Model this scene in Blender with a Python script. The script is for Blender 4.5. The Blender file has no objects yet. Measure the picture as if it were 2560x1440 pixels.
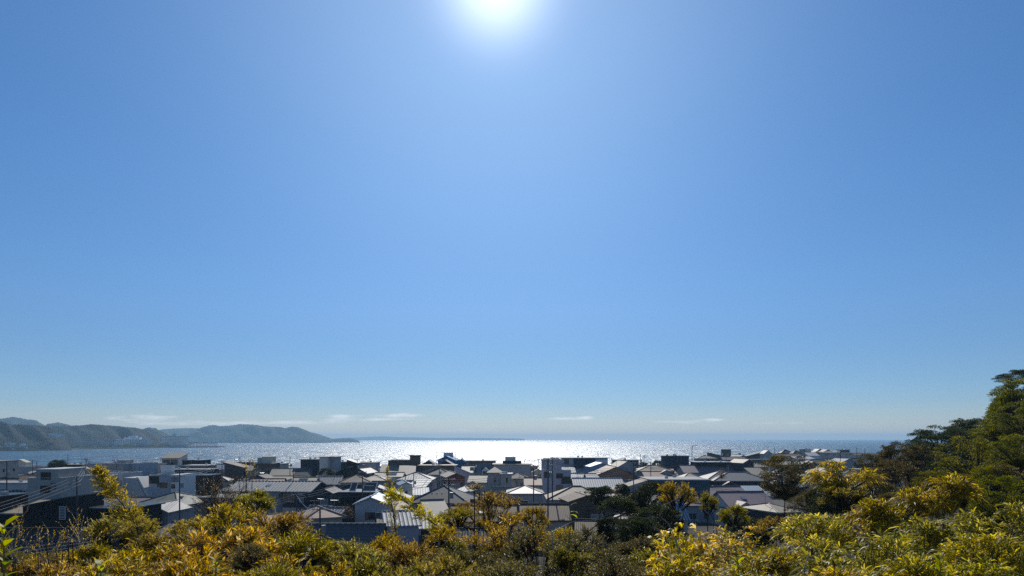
DENOISE = False
SKYP = dict(dust=0.1, ozone=2.0, str=0.10,
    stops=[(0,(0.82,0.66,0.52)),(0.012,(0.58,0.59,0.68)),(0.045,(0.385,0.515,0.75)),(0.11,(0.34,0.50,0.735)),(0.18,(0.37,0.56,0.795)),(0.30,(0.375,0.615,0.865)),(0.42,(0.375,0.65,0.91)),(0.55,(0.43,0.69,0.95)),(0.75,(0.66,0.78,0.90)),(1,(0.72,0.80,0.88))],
    glow=[(2.5,18.0),(8.0,650.0)],
    clouds=[(-9.2,1.95,1.9,.20,.95),(-13.6,1.88,1.5,.16,.85),(4.2,1.65,1.3,.16,.85),(6.2,1.75,.7,.17,.85),(16.2,1.6,1.2,.12,.85),(-28,1.75,3.0,.4,.62),(-17,1.35,6,.22,.6),(13,1.4,3,.16,.6),(-3,0.75,7,.25,.42),(-24,1.2,5,.25,.58),(-11,1.6,4,.12,.6),(22,1.3,4,.16,.45)],
    cloudcol=(9.5, 9.6, 9.8, 1))
import bpy, math, random
import numpy as np
from mathutils import Vector, Matrix, Euler
C = bpy.context.scene
col = C.collection
R = math.radians
F = 1730.0; XC = 1280.0; YH = 1097.0; CZ = 24.0      # lens and horizon of the photograph in its 2560 px frame, camera height
# ---------------- camera ----------------
cd = bpy.data.cameras.new('camera'); cam = bpy.data.objects.new('camera', cd); col.objects.link(cam)
cam.location = (0, 0, CZ); cam.rotation_euler = (R(90), 0, 0)
cd.sensor_fit = 'HORIZONTAL'; cd.sensor_width = 36.0; cd.lens = 36.0 * F / 2560.0
cd.shift_y = (YH - 720.0) / 2560.0                    # a level camera with a rising front: verticals stay vertical
cd.clip_start = 0.2; cd.clip_end = 60000.0
C.camera = cam
# ---------------- sky and sun ----------------
SUN_EL = R(33.55); SUN_AZ = R(-1.3)                    # azimuth measured from +Y towards +X
w = bpy.data.worlds.new("World"); C.world = w; w.use_nodes = True
nt = w.node_tree; N = nt.nodes; L = nt.links
bg = N['Background']
sky = N.new('ShaderNodeTexSky'); sky.sky_type = 'NISHITA'; sky.sun_disc = False
sky.sun_elevation = SUN_EL; sky.sun_rotation = SUN_AZ
sky.altitude = 0; sky.air_density = 1.0; sky.dust_density = SKYP['dust']; sky.ozone_density = SKYP['ozone']
def nn(t, **k):
    n = N.new(t)
    for a, b in k.items(): setattr(n, a, b)
    return n
def mth(op, a, b=None, clamp=False):
    n = nn('ShaderNodeMath', operation=op, use_clamp=clamp)
    for i, v in enumerate((a, b)):
        if v is None: continue
        if isinstance(v, (int, float)): n.inputs[i].default_value = v
        else: L.new(v, n.inputs[i])
    return n.outputs[0]
def mixc(f, a, b, bt='MIX'):
    n = nn('ShaderNodeMix', data_type='RGBA', blend_type=bt)
    if isinstance(f, (int, float)): n.inputs[0].default_value = f
    else: L.new(f, n.inputs[0])
    for i, v in ((6, a), (7, b)):
        if isinstance(v, tuple): n.inputs[i].default_value = v
        else: L.new(v, n.inputs[i])
    return n.outputs[2]
tc = nn('ShaderNodeTexCoord'); sep = nn('ShaderNodeSeparateXYZ'); L.new(tc.outputs['Generated'], sep.inputs[0])
Zs = sep.outputs[2]
# the colour of this clear November air: a little deeper blue than the model sky, paler towards the sea horizon; the unseen zenith is paled to brighten shaded walls
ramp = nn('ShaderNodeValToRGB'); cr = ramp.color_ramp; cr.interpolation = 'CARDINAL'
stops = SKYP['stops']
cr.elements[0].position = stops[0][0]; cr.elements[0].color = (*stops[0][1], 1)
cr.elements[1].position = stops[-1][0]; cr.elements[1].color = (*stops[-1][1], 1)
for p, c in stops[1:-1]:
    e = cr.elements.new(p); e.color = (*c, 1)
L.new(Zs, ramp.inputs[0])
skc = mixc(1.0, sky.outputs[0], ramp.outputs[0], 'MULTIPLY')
# glare of the sun in the air round it (angle from the sun direction)
sd = (math.sin(SUN_AZ)*math.cos(SUN_EL), math.cos(SUN_AZ)*math.cos(SUN_EL), math.sin(SUN_EL))
dp = nn('ShaderNodeVectorMath', operation='DOT_PRODUCT'); L.new(tc.outputs['Generated'], dp.inputs[0]); dp.inputs[1].default_value = sd
d1 = mth('SUBTRACT', 1.0, dp.outputs['Value'])
for (amp, k), tint in zip(SKYP['glow'], ((0.76, 0.92, 1.0), (1.0, 0.98, 1.05))):
    t = mth('MULTIPLY', mth('POWER', 2.718281828, mth('MULTIPLY', d1, -k)), amp)
    gl = nn('ShaderNodeCombineColor')
    for i, s in enumerate(tint): L.new(mth('MULTIPLY', t, s), gl.inputs[i])
    skc = mixc(1.0, skc, gl.outputs[0], 'ADD')
# thin cumulus shreds low over the sea
el = mth('ARCTANGENT', mth('DIVIDE', Zs, sep.outputs[1])); az = mth('ARCTANGENT', mth('DIVIDE', sep.outputs[0], sep.outputs[1]))
cv = nn('ShaderNodeCombineXYZ'); L.new(mth('MULTIPLY', az, 34.0), cv.inputs[0]); L.new(mth('MULTIPLY', el, 150.0), cv.inputs[1])
cn = nn('ShaderNodeTexNoise'); cn.inputs['Scale'].default_value = 1.0; cn.inputs['Detail'].default_value = 6.0; cn.inputs['Roughness'].default_value = 0.6
L.new(cv.outputs[0], cn.inputs['Vector'])
def blob(ax, ex, wa, we, amp):          # one shred: azimuth, elevation (degrees), half sizes
    a = mth('DIVIDE', mth('SUBTRACT', az, R(ax)), R(wa)); e = mth('DIVIDE', mth('SUBTRACT', el, R(ex)), R(we))
    r2 = mth('ADD', mth('MULTIPLY', a, a), mth('MULTIPLY', e, e))
    return mth('MULTIPLY', mth('POWER', 2.718281828, mth('MULTIPLY', r2, -1.0)), amp)
msk = None
for b in SKYP['clouds']:
    t = blob(*b); msk = t if msk is None else mth('ADD', msk, t)
cm = mth('MULTIPLY', mth('SUBTRACT', mth('ADD', msk, mth('MULTIPLY', cn.outputs[0], 1.5)), 1.08), 1.5, True)
cm = mth('MULTIPLY', cm, mth('LESS_THAN', 0.0, sep.outputs[1]))
skc = mixc(mth('MULTIPLY', cm, 0.85), skc, SKYP['cloudcol'])
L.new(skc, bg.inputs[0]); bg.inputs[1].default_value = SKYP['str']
sl = bpy.data.lights.new('sun', 'SUN'); so = bpy.data.objects.new('sun', sl); col.objects.link(so)
sl.energy = 4.2; sl.angle = R(0.55); sl.color = (1.0, 0.95, 0.86)
so.rotation_euler = Vector((-sd[0], -sd[1], -sd[2])).to_track_quat('-Z', 'Y').to_euler(); so.location = (0, 0, 60)
C.view_settings.view_transform = 'Standard'; C.view_settings.look = 'None'; C.view_settings.gamma = 1; C.view_settings.exposure = 0.0
C.render.engine = 'CYCLES'; C.cycles.use_denoising = DENOISE
C.cycles.max_bounces = 6; C.cycles.transparent_max_bounces = 8; C.cycles.volume_bounces = 0
C.cycles.caustics_reflective = False; C.cycles.caustics_refractive = False
# ---------------- helpers ----------------
def PX(px, Y): return (px - XC) / F * Y
def PZ(py, Y): return CZ - (py - YH) / F * Y
def W2(px, py, Y): return (PX(px, Y), Y, PZ(py, Y))
def tag(o, label=None, cat=None, group=None, kind=None):
    if label: o['label'] = label
    if cat: o['category'] = cat
    if group: o['group'] = group
    if kind: o['kind'] = kind
    return o
def empty(name, loc, rz=0.0, parent=None):
    o = bpy.data.objects.new(name, None); col.objects.link(o); o.location = loc; o.rotation_euler = (0, 0, rz)
    o.empty_display_size = 0.5
    if parent: o.parent = parent
    return o
def meshobj(name, me, parent=None, loc=(0, 0, 0), rot=(0, 0, 0), scale=(1, 1, 1)):
    o = bpy.data.objects.new(name, me); col.objects.link(o); o.location = loc; o.rotation_euler = rot; o.scale = scale
    if parent: o.parent = parent
    return o
class MB:
    """collects faces with their material slot; build() gives one mesh with metre UVs"""
    def __init__(s): s.v = []; s.f = []; s.m = []
    def face(s, pts, m=0):
        b = len(s.v); s.v += [tuple(p) for p in pts]; s.f.append(tuple(range(b, b+len(pts)))); s.m.append(m)
    def box(s, x0, x1, y0, y1, z0, z1, m=0, bottom=True):
        p = [(x0,y0,z0),(x1,y0,z0),(x1,y1,z0),(x0,y1,z0),(x0,y0,z1),(x1,y0,z1),(x1,y1,z1),(x0,y1,z1)]
        for q in ((0,1,5,4),(1,2,6,5),(2,3,7,6),(3,0,4,7),(4,5,6,7)) + (((3,2,1,0),) if bottom else ()):
            s.face([p[i] for i in q], m)
    def prism(s, poly, axis, a, b, m=0):
        """extrude a closed 2-D outline (x,z) along y from a to b (axis 'y'), or (y,z) along x (axis 'x')"""
        f = (lambda p, t: (p[0], t, p[1])) if axis == 'y' else (lambda p, t: (t, p[0], p[1]))
        n = len(poly)
        s.face([f(p, a) for p in poly], m); s.face([f(p, b) for p in reversed(poly)], m)
        for i in range(n):
            p, q = poly[i], poly[(i+1) % n]
            s.face([f(q, a), f(p, a), f(p, b), f(q, b)], m)
    def tube(s, pts, rad, n=5, m=0, r1=None):
        pts = [Vector(p) for p in pts]; k = len(pts); b = len(s.v)
        for i, p in enumerate(pts):
            d = (pts[min(i+1, k-1)] - pts[max(i-1, 0)]).normalized()
            u = d.cross(Vector((0, 0, 1)));
            if u.length < 1e-3: u = Vector((1, 0, 0))
            u.normalize(); v = d.cross(u)
            r = rad if r1 is None else rad + (r1-rad)*i/(k-1)
            for j in range(n):
                a = 2*math.pi*j/n; s.v.append(tuple(p + u*(math.cos(a)*r) + v*(math.sin(a)*r)))
        for i in range(k-1):
            for j in range(n):
                j2 = (j+1) % n; s.f.append((b+i*n+j, b+i*n+j2, b+(i+1)*n+j2, b+(i+1)*n+j)); s.m.append(m)
        s.f.append(tuple(b+j for j in range(n))[::-1]); s.m.append(m)
        s.f.append(tuple(b+(k-1)*n+j for j in range(n))); s.m.append(m)
    def mesh(s, name, mats, fix=True):
        me = bpy.data.meshes.new(name); me.from_pydata(s.v, [], s.f)
        for m in (mats if isinstance(mats, (list, tuple)) else [mats]): me.materials.append(m)
        me.polygons.foreach_set('material_index', s.m)
        if fix:
            import bmesh
            bm = bmesh.new(); bm.from_mesh(me); bmesh.ops.remove_doubles(bm, verts=bm.verts, dist=1e-4)
            bmesh.ops.recalc_face_normals(bm, faces=bm.faces); bm.to_mesh(me); bm.free()
        uv = me.uv_layers.new(name='UVMap'); dat = []
        for p in me.polygons:
            n = p.normal; u = Vector((0, 0, 1)).cross(n)
            if u.length < 1e-3: u = Vector((1, 0, 0))
            u.normalize(); vv = n.cross(u)
            for li in p.loop_indices:
                c = me.vertices[me.loops[li].vertex_index].co; dat += [c.dot(u), c.dot(vv)]
        uv.data.foreach_set('uv', dat); me.update()
        return me
    def build(s, name, mats, parent=None, fix=True, **k): return meshobj(name, s.mesh(name, mats, fix), parent, **k)
# ---------------- materials ----------------
class NB:
    def __init__(s, name):
        s.mat = bpy.data.materials.new(name); s.mat.use_nodes = True; s.nt = s.mat.node_tree; s.N = s.nt.nodes; s.L = s.nt.links
        s.b = s.N['Principled BSDF']; s.out = s.N['Material Output']
    def n(s, t, **k):
        x = s.N.new(t)
        for a, b in k.items():
            if a.startswith('i_'): x.inputs[a[2:].replace('_', ' ')].default_value = b
            else: setattr(x, a, b)
        return x
    def l(s, a, b): s.L.new(a, b)
    def m(s, op, a, b=None, clamp=False):
        x = s.n('ShaderNodeMath', operation=op, use_clamp=clamp)
        for i, v in enumerate((a, b)):
            if v is None: continue
            if isinstance(v, (int, float)): x.inputs[i].default_value = v
            else: s.l(v, x.inputs[i])
        return x.outputs[0]
    def mix(s, f, a, b, bt='MIX'):
        x = s.n('ShaderNodeMix', data_type='RGBA', blend_type=bt)
        for i, v in ((0, f), (6, a), (7, b)):
            if isinstance(v, (int, float)): x.inputs[i].default_value = v
            elif isinstance(v, tuple): x.inputs[i].default_value = (*v, 1) if len(v) == 3 else v
            else: s.l(v, x.inputs[i])
        return x.outputs[2]
def surf(name, c, rough=0.85, var=0.25, scale=0.6, pattern=None, period=0.45, bump=0.0, spec=0.15, metal=0.0, dirt=None):
    """wall, roof or ground surface: base colour with weathering, optional profile (rib, tile, shingle, siding) in metre UVs"""
    k = NB(name); tc = k.n('ShaderNodeTexCoord'); oi = k.n('ShaderNodeObjectInfo')
    ns = k.n('ShaderNodeTexNoise'); ns.inputs['Scale'].default_value = scale; ns.inputs['Detail'].default_value = 5; ns.inputs['Roughness'].default_value = 0.65
    k.l(tc.outputs['Object'], ns.inputs['Vector'])
    st = k.n('ShaderNodeMapping'); st.inputs['Scale'].default_value = (2.2, 0.18, 1); k.l(tc.outputs['UV'], st.inputs[0])
    n2 = k.n('ShaderNodeTexNoise'); n2.inputs['Scale'].default_value = 1.0; n2.inputs['Detail'].default_value = 3; k.l(st.outputs[0], n2.inputs['Vector'])
    f = k.m('ADD', k.m('MULTIPLY', k.m('SUBTRACT', ns.outputs[0], 0.5), 1.6), k.m('MULTIPLY', k.m('SUBTRACT', n2.outputs[0], 0.5), 1.2))
    g = k.m('ADD', k.m('MULTIPLY', f, var), 1.0)
    cc = k.n('ShaderNodeCombineColor')
    for i in range(3): k.l(g, cc.inputs[i])
    c1 = k.mix(1.0, c, cc.outputs[0], 'MULTIPLY')
    if dirt: c1 = k.mix(k.m('MULTIPLY', k.m('SUBTRACT', ns.outputs[0], 0.5), 4.0, True), c1, dirt)
    h = None
    if pattern:
        su = k.n('ShaderNodeSeparateXYZ'); k.l(tc.outputs['UV'], su.inputs[0]); u, v = su.outputs[0], su.outputs[1]
        fr = lambda x, p: k.m('FRACT', k.m('DIVIDE', x, p))
        if pattern == 'rib':                      # standing seams running down the slope
            h = k.m('GREATER_THAN', fr(u, period), 0.82); h = k.m('MULTIPLY', h, 0.06)
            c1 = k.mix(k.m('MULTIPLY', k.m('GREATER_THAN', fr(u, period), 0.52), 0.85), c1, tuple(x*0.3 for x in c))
        elif pattern == 'tile':                   # clay pantiles: rolls down the slope, steps across it
            a = k.m('SINE', k.m('MULTIPLY', u, 2*math.pi/0.30)); b = fr(v, 0.42)
            h = k.m('ADD', k.m('MULTIPLY', a, 0.03), k.m('MULTIPLY', b, -0.035))
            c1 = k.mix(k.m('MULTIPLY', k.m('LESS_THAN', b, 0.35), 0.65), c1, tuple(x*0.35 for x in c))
        elif pattern == 'shingle':
            b = fr(v, period); h = k.m('MULTIPLY', b, -0.03)
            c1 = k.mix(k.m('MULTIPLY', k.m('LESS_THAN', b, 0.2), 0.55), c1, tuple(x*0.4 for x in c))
        elif pattern == 'siding':
            b = fr(v, period); h = k.m('MULTIPLY', k.m('LESS_THAN', b, 0.1), -0.01)
            c1 = k.mix(k.m('MULTIPLY', k.m('LESS_THAN', b, 0.12), 0.3), c1, tuple(x*0.5 for x in c))
        elif pattern == 'vboard':
            b = fr(u, period); h = k.m('MULTIPLY', k.m('LESS_THAN', b, 0.1), -0.01)
            c1 = k.mix(k.m('MULTIPLY', k.m('LESS_THAN', b, 0.12), 0.35), c1, tuple(x*0.5 for x in c))
    bh = k.m('MULTIPLY', ns.outputs[0], 0.02)
    h = bh if h is None else k.m('ADD', h, bh)
    bp = k.n('ShaderNodeBump'); bp.inputs['Strength'].default_value = 0.8 if bump == 0 else bump; bp.inputs['Distance'].default_value = 1.0
    k.l(h, bp.inputs['Height']); k.l(bp.outputs[0], k.b.inputs['Normal'])
    k.l(c1, k.b.inputs['Base Color']); k.b.inputs['Roughness'].default_value = rough; k.b.inputs['Metallic'].default_value = metal
    k.b.inputs['Specular IOR Level'].default_value = spec
    return k.mat
# ---------------- sea ----------------
def sea_material():
    k = NB('sea_water'); g = k.n('ShaderNodeNewGeometry'); 
    k.b.inputs['Base Color'].default_value = (0.004, 0.06, 0.11, 1)
    k.b.inputs['Roughness'].default_value = 0.24; k.b.inputs['IOR'].default_value = 1.33
    # wind chop: facets tilted at random, from long swell patches down to ripples
    tot = None
    for sx, sy, am in SEA['chop']:
        mp = k.n('ShaderNodeMapping'); mp.inputs['Scale'].default_value = (sx, sy, 1); k.l(g.outputs['Position'], mp.inputs[0])
        ns = k.n('ShaderNodeTexNoise'); ns.inputs['Scale'].default_value = 1; ns.inputs['Detail'].default_value = 1; k.l(mp.outputs[0], ns.inputs['Vector'])
        s0 = k.n('ShaderNodeVectorMath', operation='SUBTRACT'); k.l(ns.outputs['Color'], s0.inputs[0]); s0.inputs[1].default_value = (0.5, 0.5, 0.5)
        s1 = k.n('ShaderNodeVectorMath', operation='MULTIPLY'); k.l(s0.outputs[0], s1.inputs[0]); s1.inputs[1].default_value = (am, am, 0)
        if tot is None: tot = s1.outputs[0]
        else:
            s2 = k.n('ShaderNodeVectorMath', operation='ADD'); k.l(tot, s2.inputs[0]); k.l(s1.outputs[0], s2.inputs[1]); tot = s2.outputs[0]
    s3 = k.n('ShaderNodeVectorMath', operation='ADD'); k.l(tot, s3.inputs[0]); s3.inputs[1].default_value = (0, 0, 1)
    s4 = k.n('ShaderNodeVectorMath', operation='NORMALIZE'); k.l(s3.outputs[0], s4.inputs[0]); k.l(s4.outputs[0], k.b.inputs['Normal'])
    # whitecaps blown up off the near shore
    mp = k.n('ShaderNodeMapping'); mp.inputs['Scale'].default_value = (0.035, 0.10, 1); k.l(g.outputs['Position'], mp.inputs[0])
    ns = k.n('ShaderNodeTexNoise'); ns.inputs['Scale'].default_value = 1; ns.inputs['Detail'].default_value = 7; ns.inputs['Roughness'].default_value = 0.7; k.l(mp.outputs[0], ns.inputs['Vector'])
    wc = k.m('MULTIPLY', k.m('SUBTRACT', ns.outputs[0], 0.655), 14.0, True)
    k.l(k.mix(wc, (0.004, 0.06, 0.11), (0.7, 0.74, 0.76)), k.b.inputs['Base Color'])
    k.l(k.m('ADD', k.m('MULTIPLY', wc, 0.4), SEA['rough']), k.b.inputs['Roughness'])
    return k.mat
SEA = dict(chop=[(0.8, 0.03, 1.9), (2.2, 0.12, 1.7), (0.12, 0.006, 0.7)], rough=0.40)
def grid(xs, ys, zf, name, mat, kind='structure'):
    me = bpy.data.meshes.new(name); v = [(x, y, zf(x, y)) for y in ys for x in xs]; nx = len(xs)
    f = [(j*nx+i, j*nx+i+1, (j+1)*nx+i+1, (j+1)*nx+i) for j in range(len(ys)-1) for i in range(nx-1)]
    me.from_pydata(v, [], f); me.materials.append(mat)
    for p in me.polygons: p.use_smooth = True
    o = meshobj(name, me); o['kind'] = kind; return o
SEA_FAR = 16000.0
grid([-16000, -5000, -1500, 0, 1500, 5000, 16000], [300, 1000, 3000, 9000, SEA_FAR], lambda x, y: 0.0, 'sea', sea_material())
# ---------------- land ----------------
def sstep(a, b, x):
    t = min(1, max(0, (x-a)/(b-a))); return t*t*(3-2*t)
def shore_y(x): return 440 + 260*sstep(60, 260, x) + 20*math.sin(x*0.02)
_hp = [(-30, 23.5), (0, 22.3), (5, 21.4), (8, 20.2), (12, 18.2), (18, 15.6), (26, 12.8), (40, 8.6), (58, 5.4), (80, 4.0), (900, 4.0)]
def ter(x, y):
    for (a, za), (b, zb) in zip(_hp, _hp[1:]):
        if y <= b:
            z = za + (zb-za)*(y-a)/(b-a); break
    z -= 1.0*sstep(-4, -20, x)*sstep(10, 20, y)*sstep(70, 30, y)
    d2 = ((x-66)/24)**2 + ((y-78)/34)**2
    z += 17*math.exp(-d2)
    d3 = ((x-95)/40)**2 + ((y-60)/40)**2
    z += 12*math.exp(-d3)
    s = shore_y(x)
    z -= (z+2.5)*sstep(s-25, s+8, y)
    return z
def hill_material(name, a, b, sc):
    k = NB(name); g = k.n('ShaderNodeNewGeometry')
    ns = k.n('ShaderNodeTexNoise'); ns.inputs['Scale'].default_value = sc; ns.inputs['Detail'].default_value = 8; ns.inputs['Roughness'].default_value = 0.7; k.l(g.outputs['Position'], ns.inputs['Vector'])
    f = k.m('MULTIPLY', k.m('SUBTRACT', ns.outputs[0], 0.36), 3.2, True)
    k.l(k.mix(f, a, b), k.b.inputs['Base Color']); k.b.inputs['Roughness'].default_value = 0.95; k.b.inputs['Specular IOR Level'].default_value = 0.1
    bp = k.n('ShaderNodeBump'); bp.inputs['Strength'].default_value = 1; bp.inputs['Distance'].default_value = 1.5/sc*0.12
    k.l(ns.outputs[0], bp.inputs['Height']); k.l(bp.outputs[0], k.b.inputs['Normal'])
    return k.mat
xs = [-420+i*8 for i in range(30)] + [-180+i*3 for i in range(110)] + [150+i*10 for i in range(46)]
ys = [-30+i*2.0 for i in range(75)] + [120+i*10 for i in range(60)] + [720+i*20 for i in range(4)]
grid(xs, ys, ter, 'ground', hill_material('earth_and_asphalt', (0.045, 0.04, 0.035), (0.09, 0.085, 0.08), 0.35))
# far hills round the bay; each ridge given by its skyline and its distance, with a real slope on both sides
def fbm(x, s=0): 
    return (math.sin(x*1.7+s)+0.55*math.sin(x*4.1+1.3*s+1)+0.3*math.sin(x*9.7+2.1*s)+0.2*math.sin(x*21.3+s*0.7)+0.12*math.sin(x*47.1+s))/2.2
rh = np.random.RandomState(5)
def ridge(name, sky_pts, base_px, Y, depth, mat, rough=1.0, seed=0, y0=None, z0=-1.0):
    """sky_pts: (px, py) along the crest; base_px = (px0, px1)"""
    x0, x1 = sky_pts[0][0], sky_pts[-1][0]; n = int((x1-x0)/1.6)+2; rows = 26
    P = [p[0] for p in sky_pts]; Q = [p[1] for p in sky_pts]
    me = bpy.data.meshes.new(name); v = []
    for j in range(rows):
        t = j/(rows-1)                       # 0 front foot .. 0.55 crest .. 1 back foot
        for i in range(n):
            px = x0+(x1-x0)*i/(n-1); py = float(np.interp(px, P, Q)); top = PZ(py, Y)
            yy = Y + (t-0.55)*depth*1.0
            if y0 is not None and t < 0.55: yy = y0(px) + (Y-y0(px))*(t/0.55)
            prof = math.sin(min(1, t/0.55)*math.pi/2)**0.9 if t <= 0.55 else math.cos((t-0.55)/0.45*math.pi/2)
            q_ = 0.5+0.5*math.sin(px*0.050+seed*1.7+2.2*math.sin(t*5+px*0.021+seed)); q2 = 0.5+0.5*math.sin(px*0.13+t*11+seed+1.5*math.sin(px*0.037))
            sp = 1 - (0.30*q_+0.14*q2)*math.sin(min(1, t/0.55)*math.pi)                               # spurs and gullies
            z = z0 + (top-z0)*prof*sp
            z += rough*(rh.rand()-0.5)*0.030*(top-z0)*(prof > 0.05)
            v.append((PX(px, Y)*(yy/Y if y0 is None else 1.0*(yy/Y)), yy, max(z, z0) if t > 0 else z0))
    f = [(j*n+i, j*n+i+1, (j+1)*n+i+1, (j+1)*n+i) for j in range(rows-1) for i in range(n-1)]
    me.from_pydata(v, [], f); me.materials.append(mat)
    o = meshobj(name, me); o['kind'] = 'structure'; return o
HM = hill_material('wooded_hill', (0.002, 0.004, 0.005), (0.011, 0.015, 0.013), 0.06)
HM2 = hill_material('distant_woodland', (0.010, 0.016, 0.010), (0.02, 0.026, 0.018), 0.012)
ridge('distant_hill', [(-220,1052),(-120,1046),(0,1047),(34,1042),(60,1047),(90,1051),(110,1062),(135,1072),(180,1085),(240,1100)], None, 3600, 900, HM2, seed=1)
ridge('distant_hill', [(90,1078),(118,1060),(145,1056),(165,1060),(200,1070),(260,1085),(300,1098)], None, 3300, 500, HM2, seed=2)
ridge('wooded_hill', [(-260,1052),(-120,1056),(0,1053),(15,1057),(30,1062),(52,1060),(75,1062),(100,1064),(125,1068),(140,1075),(152,1086),(162,1098),(170,1109),(178,1118)], None, 1560, 420, HM, seed=3, y0=lambda p: 1375+0.2*max(p,-200))
ridge('wooded_hill', [(60,1080),(110,1066),(150,1065),(178,1064),(205,1063),(228,1060),(250,1062),(280,1064),(310,1067),(340,1069),(370,1077),(392,1089),(410,1098),(440,1110)], None, 2150, 500, HM, seed=4, y0=lambda p: 1900)
ridge('distant_hill', [(330,1092),(358,1072),(372,1068),(390,1071),(405,1079),(425,1088),(450,1096),(480,1100)], None, 2900, 400, HM2, seed=5)
ridge('distant_hill', [(380,1082),(405,1073),(440,1071),(480,1070),(520,1072),(560,1080),(600,1094),(640,1104)], None, 5200, 900, HM2, seed=6)
ridge('distant_hill', [(440,1098),(480,1080),(500,1070),(520,1064),(535,1062),(550,1065),(575,1064),(600,1060),(640,1062),(665,1066),(700,1067),(715,1070),(730,1066),(745,1068),(765,1075),(785,1086),(805,1096),(830,1105)], None, 4300, 900, HM2, seed=7, y0=lambda p: 4000)
ridge('distant_hill', [(740,1085),(770,1079),(790,1083),(810,1090),(828,1096),(850,1104)], None, 5000, 500, HM2, seed=8)
ridge('distant_coast', [(800,1102),(830,1098),(860,1096),(880,1096),(892,1100),(900,1104)], None, 4600, 300, HM2, seed=9, rough=2)
ridge('distant_coast', [(820,1097),(860,1094),(900,1093.5),(930,1091.5),(960,1091),(1000,1093),(1050,1093.5),(1090,1095),(1150,1094.3),(1230,1095.3),(1310,1096.6)], None, 11000, 700, HM2, seed=10, rough=0.6)
# the low spit with the marina
def land(name, pts, z, mat, Y2):
    me = bpy.data.meshes.new(name); n = len(pts); top = []; bot = []
    for (px, Y) in pts: top.append((PX(px, Y), Y, z)); bot.append((PX(px, Y)*0.9985, Y*0.9985, -1))
    bk = [(PX(px, Y)*Y2/Y, Y2, z) for px, Y in pts]
    v = bot + top + bk; f = []
    for i in range(n-1): f += [(i, i+1, n+i+1, n+i), (n+i, n+i+1, 2*n+i+1, 2*n+i)]
    me.from_pydata(v, [], f); me.materials.append(mat); o = meshobj(name, me); o['kind'] = 'structure'; return o
land('harbour_ground', [(-250,1330),(-100,1340),(0,1345),(60,1350),(120,1400),(165,1480),(200,1560),(260,1640),(340,1730),(420,1840),(500,1900),(545,1950),(560,2000)], 2.6, surf('harbour_stone', (0.07, 0.065, 0.06), scale=0.05), 2150)
ridge('breakwater', [(520,1117.2),(530,1115.5),(545,1114.8),(560,1115.8),(571,1118.5)], None, 2010, 20, surf('rock', (0.06, 0.055, 0.05)), rough=3)
# ---------------- building materials ----------------
WALL = {
 'grey': surf('grey_render', (0.38, 0.37, 0.36), scale=0.3), 'light': surf('pale_render', (0.56, 0.55, 0.53), scale=0.3, var=0.18),
 'white': surf('white_render', (0.74, 0.73, 0.71), scale=0.3, var=0.14), 'bluegrey': surf('blue_grey_siding', (0.42, 0.45, 0.48), pattern='siding', period=0.3, var=0.15),
 'beige': surf('beige_render', (0.52, 0.46, 0.37), scale=0.3), 'concrete': surf('weathered_concrete', (0.46, 0.43, 0.38), scale=0.5, var=0.35, dirt=(0.22, 0.21, 0.20)),
 'brown': surf('brown_render', (0.15, 0.10, 0.075), scale=0.4), 'dark': surf('dark_siding', (0.035, 0.04, 0.05), pattern='vboard', period=0.4),
 'black': surf('black_siding', (0.010, 0.011, 0.013), pattern='vboard', period=0.3, spec=0.2), 'navy': surf('navy_siding', (0.03, 0.045, 0.075), pattern='siding', period=0.3),
 'orange': surf('orange_brown_render', (0.42, 0.19, 0.09), scale=0.4), 'lilac': surf('mauve_render', (0.50, 0.46, 0.49), scale=0.3),
 'blue': surf('light_blue_siding', (0.26, 0.43, 0.58), pattern='siding', period=0.35), 'teal': surf('teal_sheet_cladding', (0.035, 0.085, 0.12), pattern='vboard', period=0.5),
 'cream': surf('cream_render', (0.60, 0.53, 0.40), scale=0.3), 'wood': surf('weathered_timber', (0.12, 0.075, 0.05), pattern='siding', period=0.2, var=0.4),
 'stone': surf('stone_cladding', (0.33, 0.31, 0.31), pattern='shingle', period=0.35, var=0.5, scale=2.0), 'bluesheet': surf('blue_safety_net', (0.03, 0.17, 0.36), scale=1.5, var=0.3, rough=0.6),
 'rust': surf('red_brown_board', (0.26, 0.075, 0.04), pattern='siding', period=0.3),
}
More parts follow.
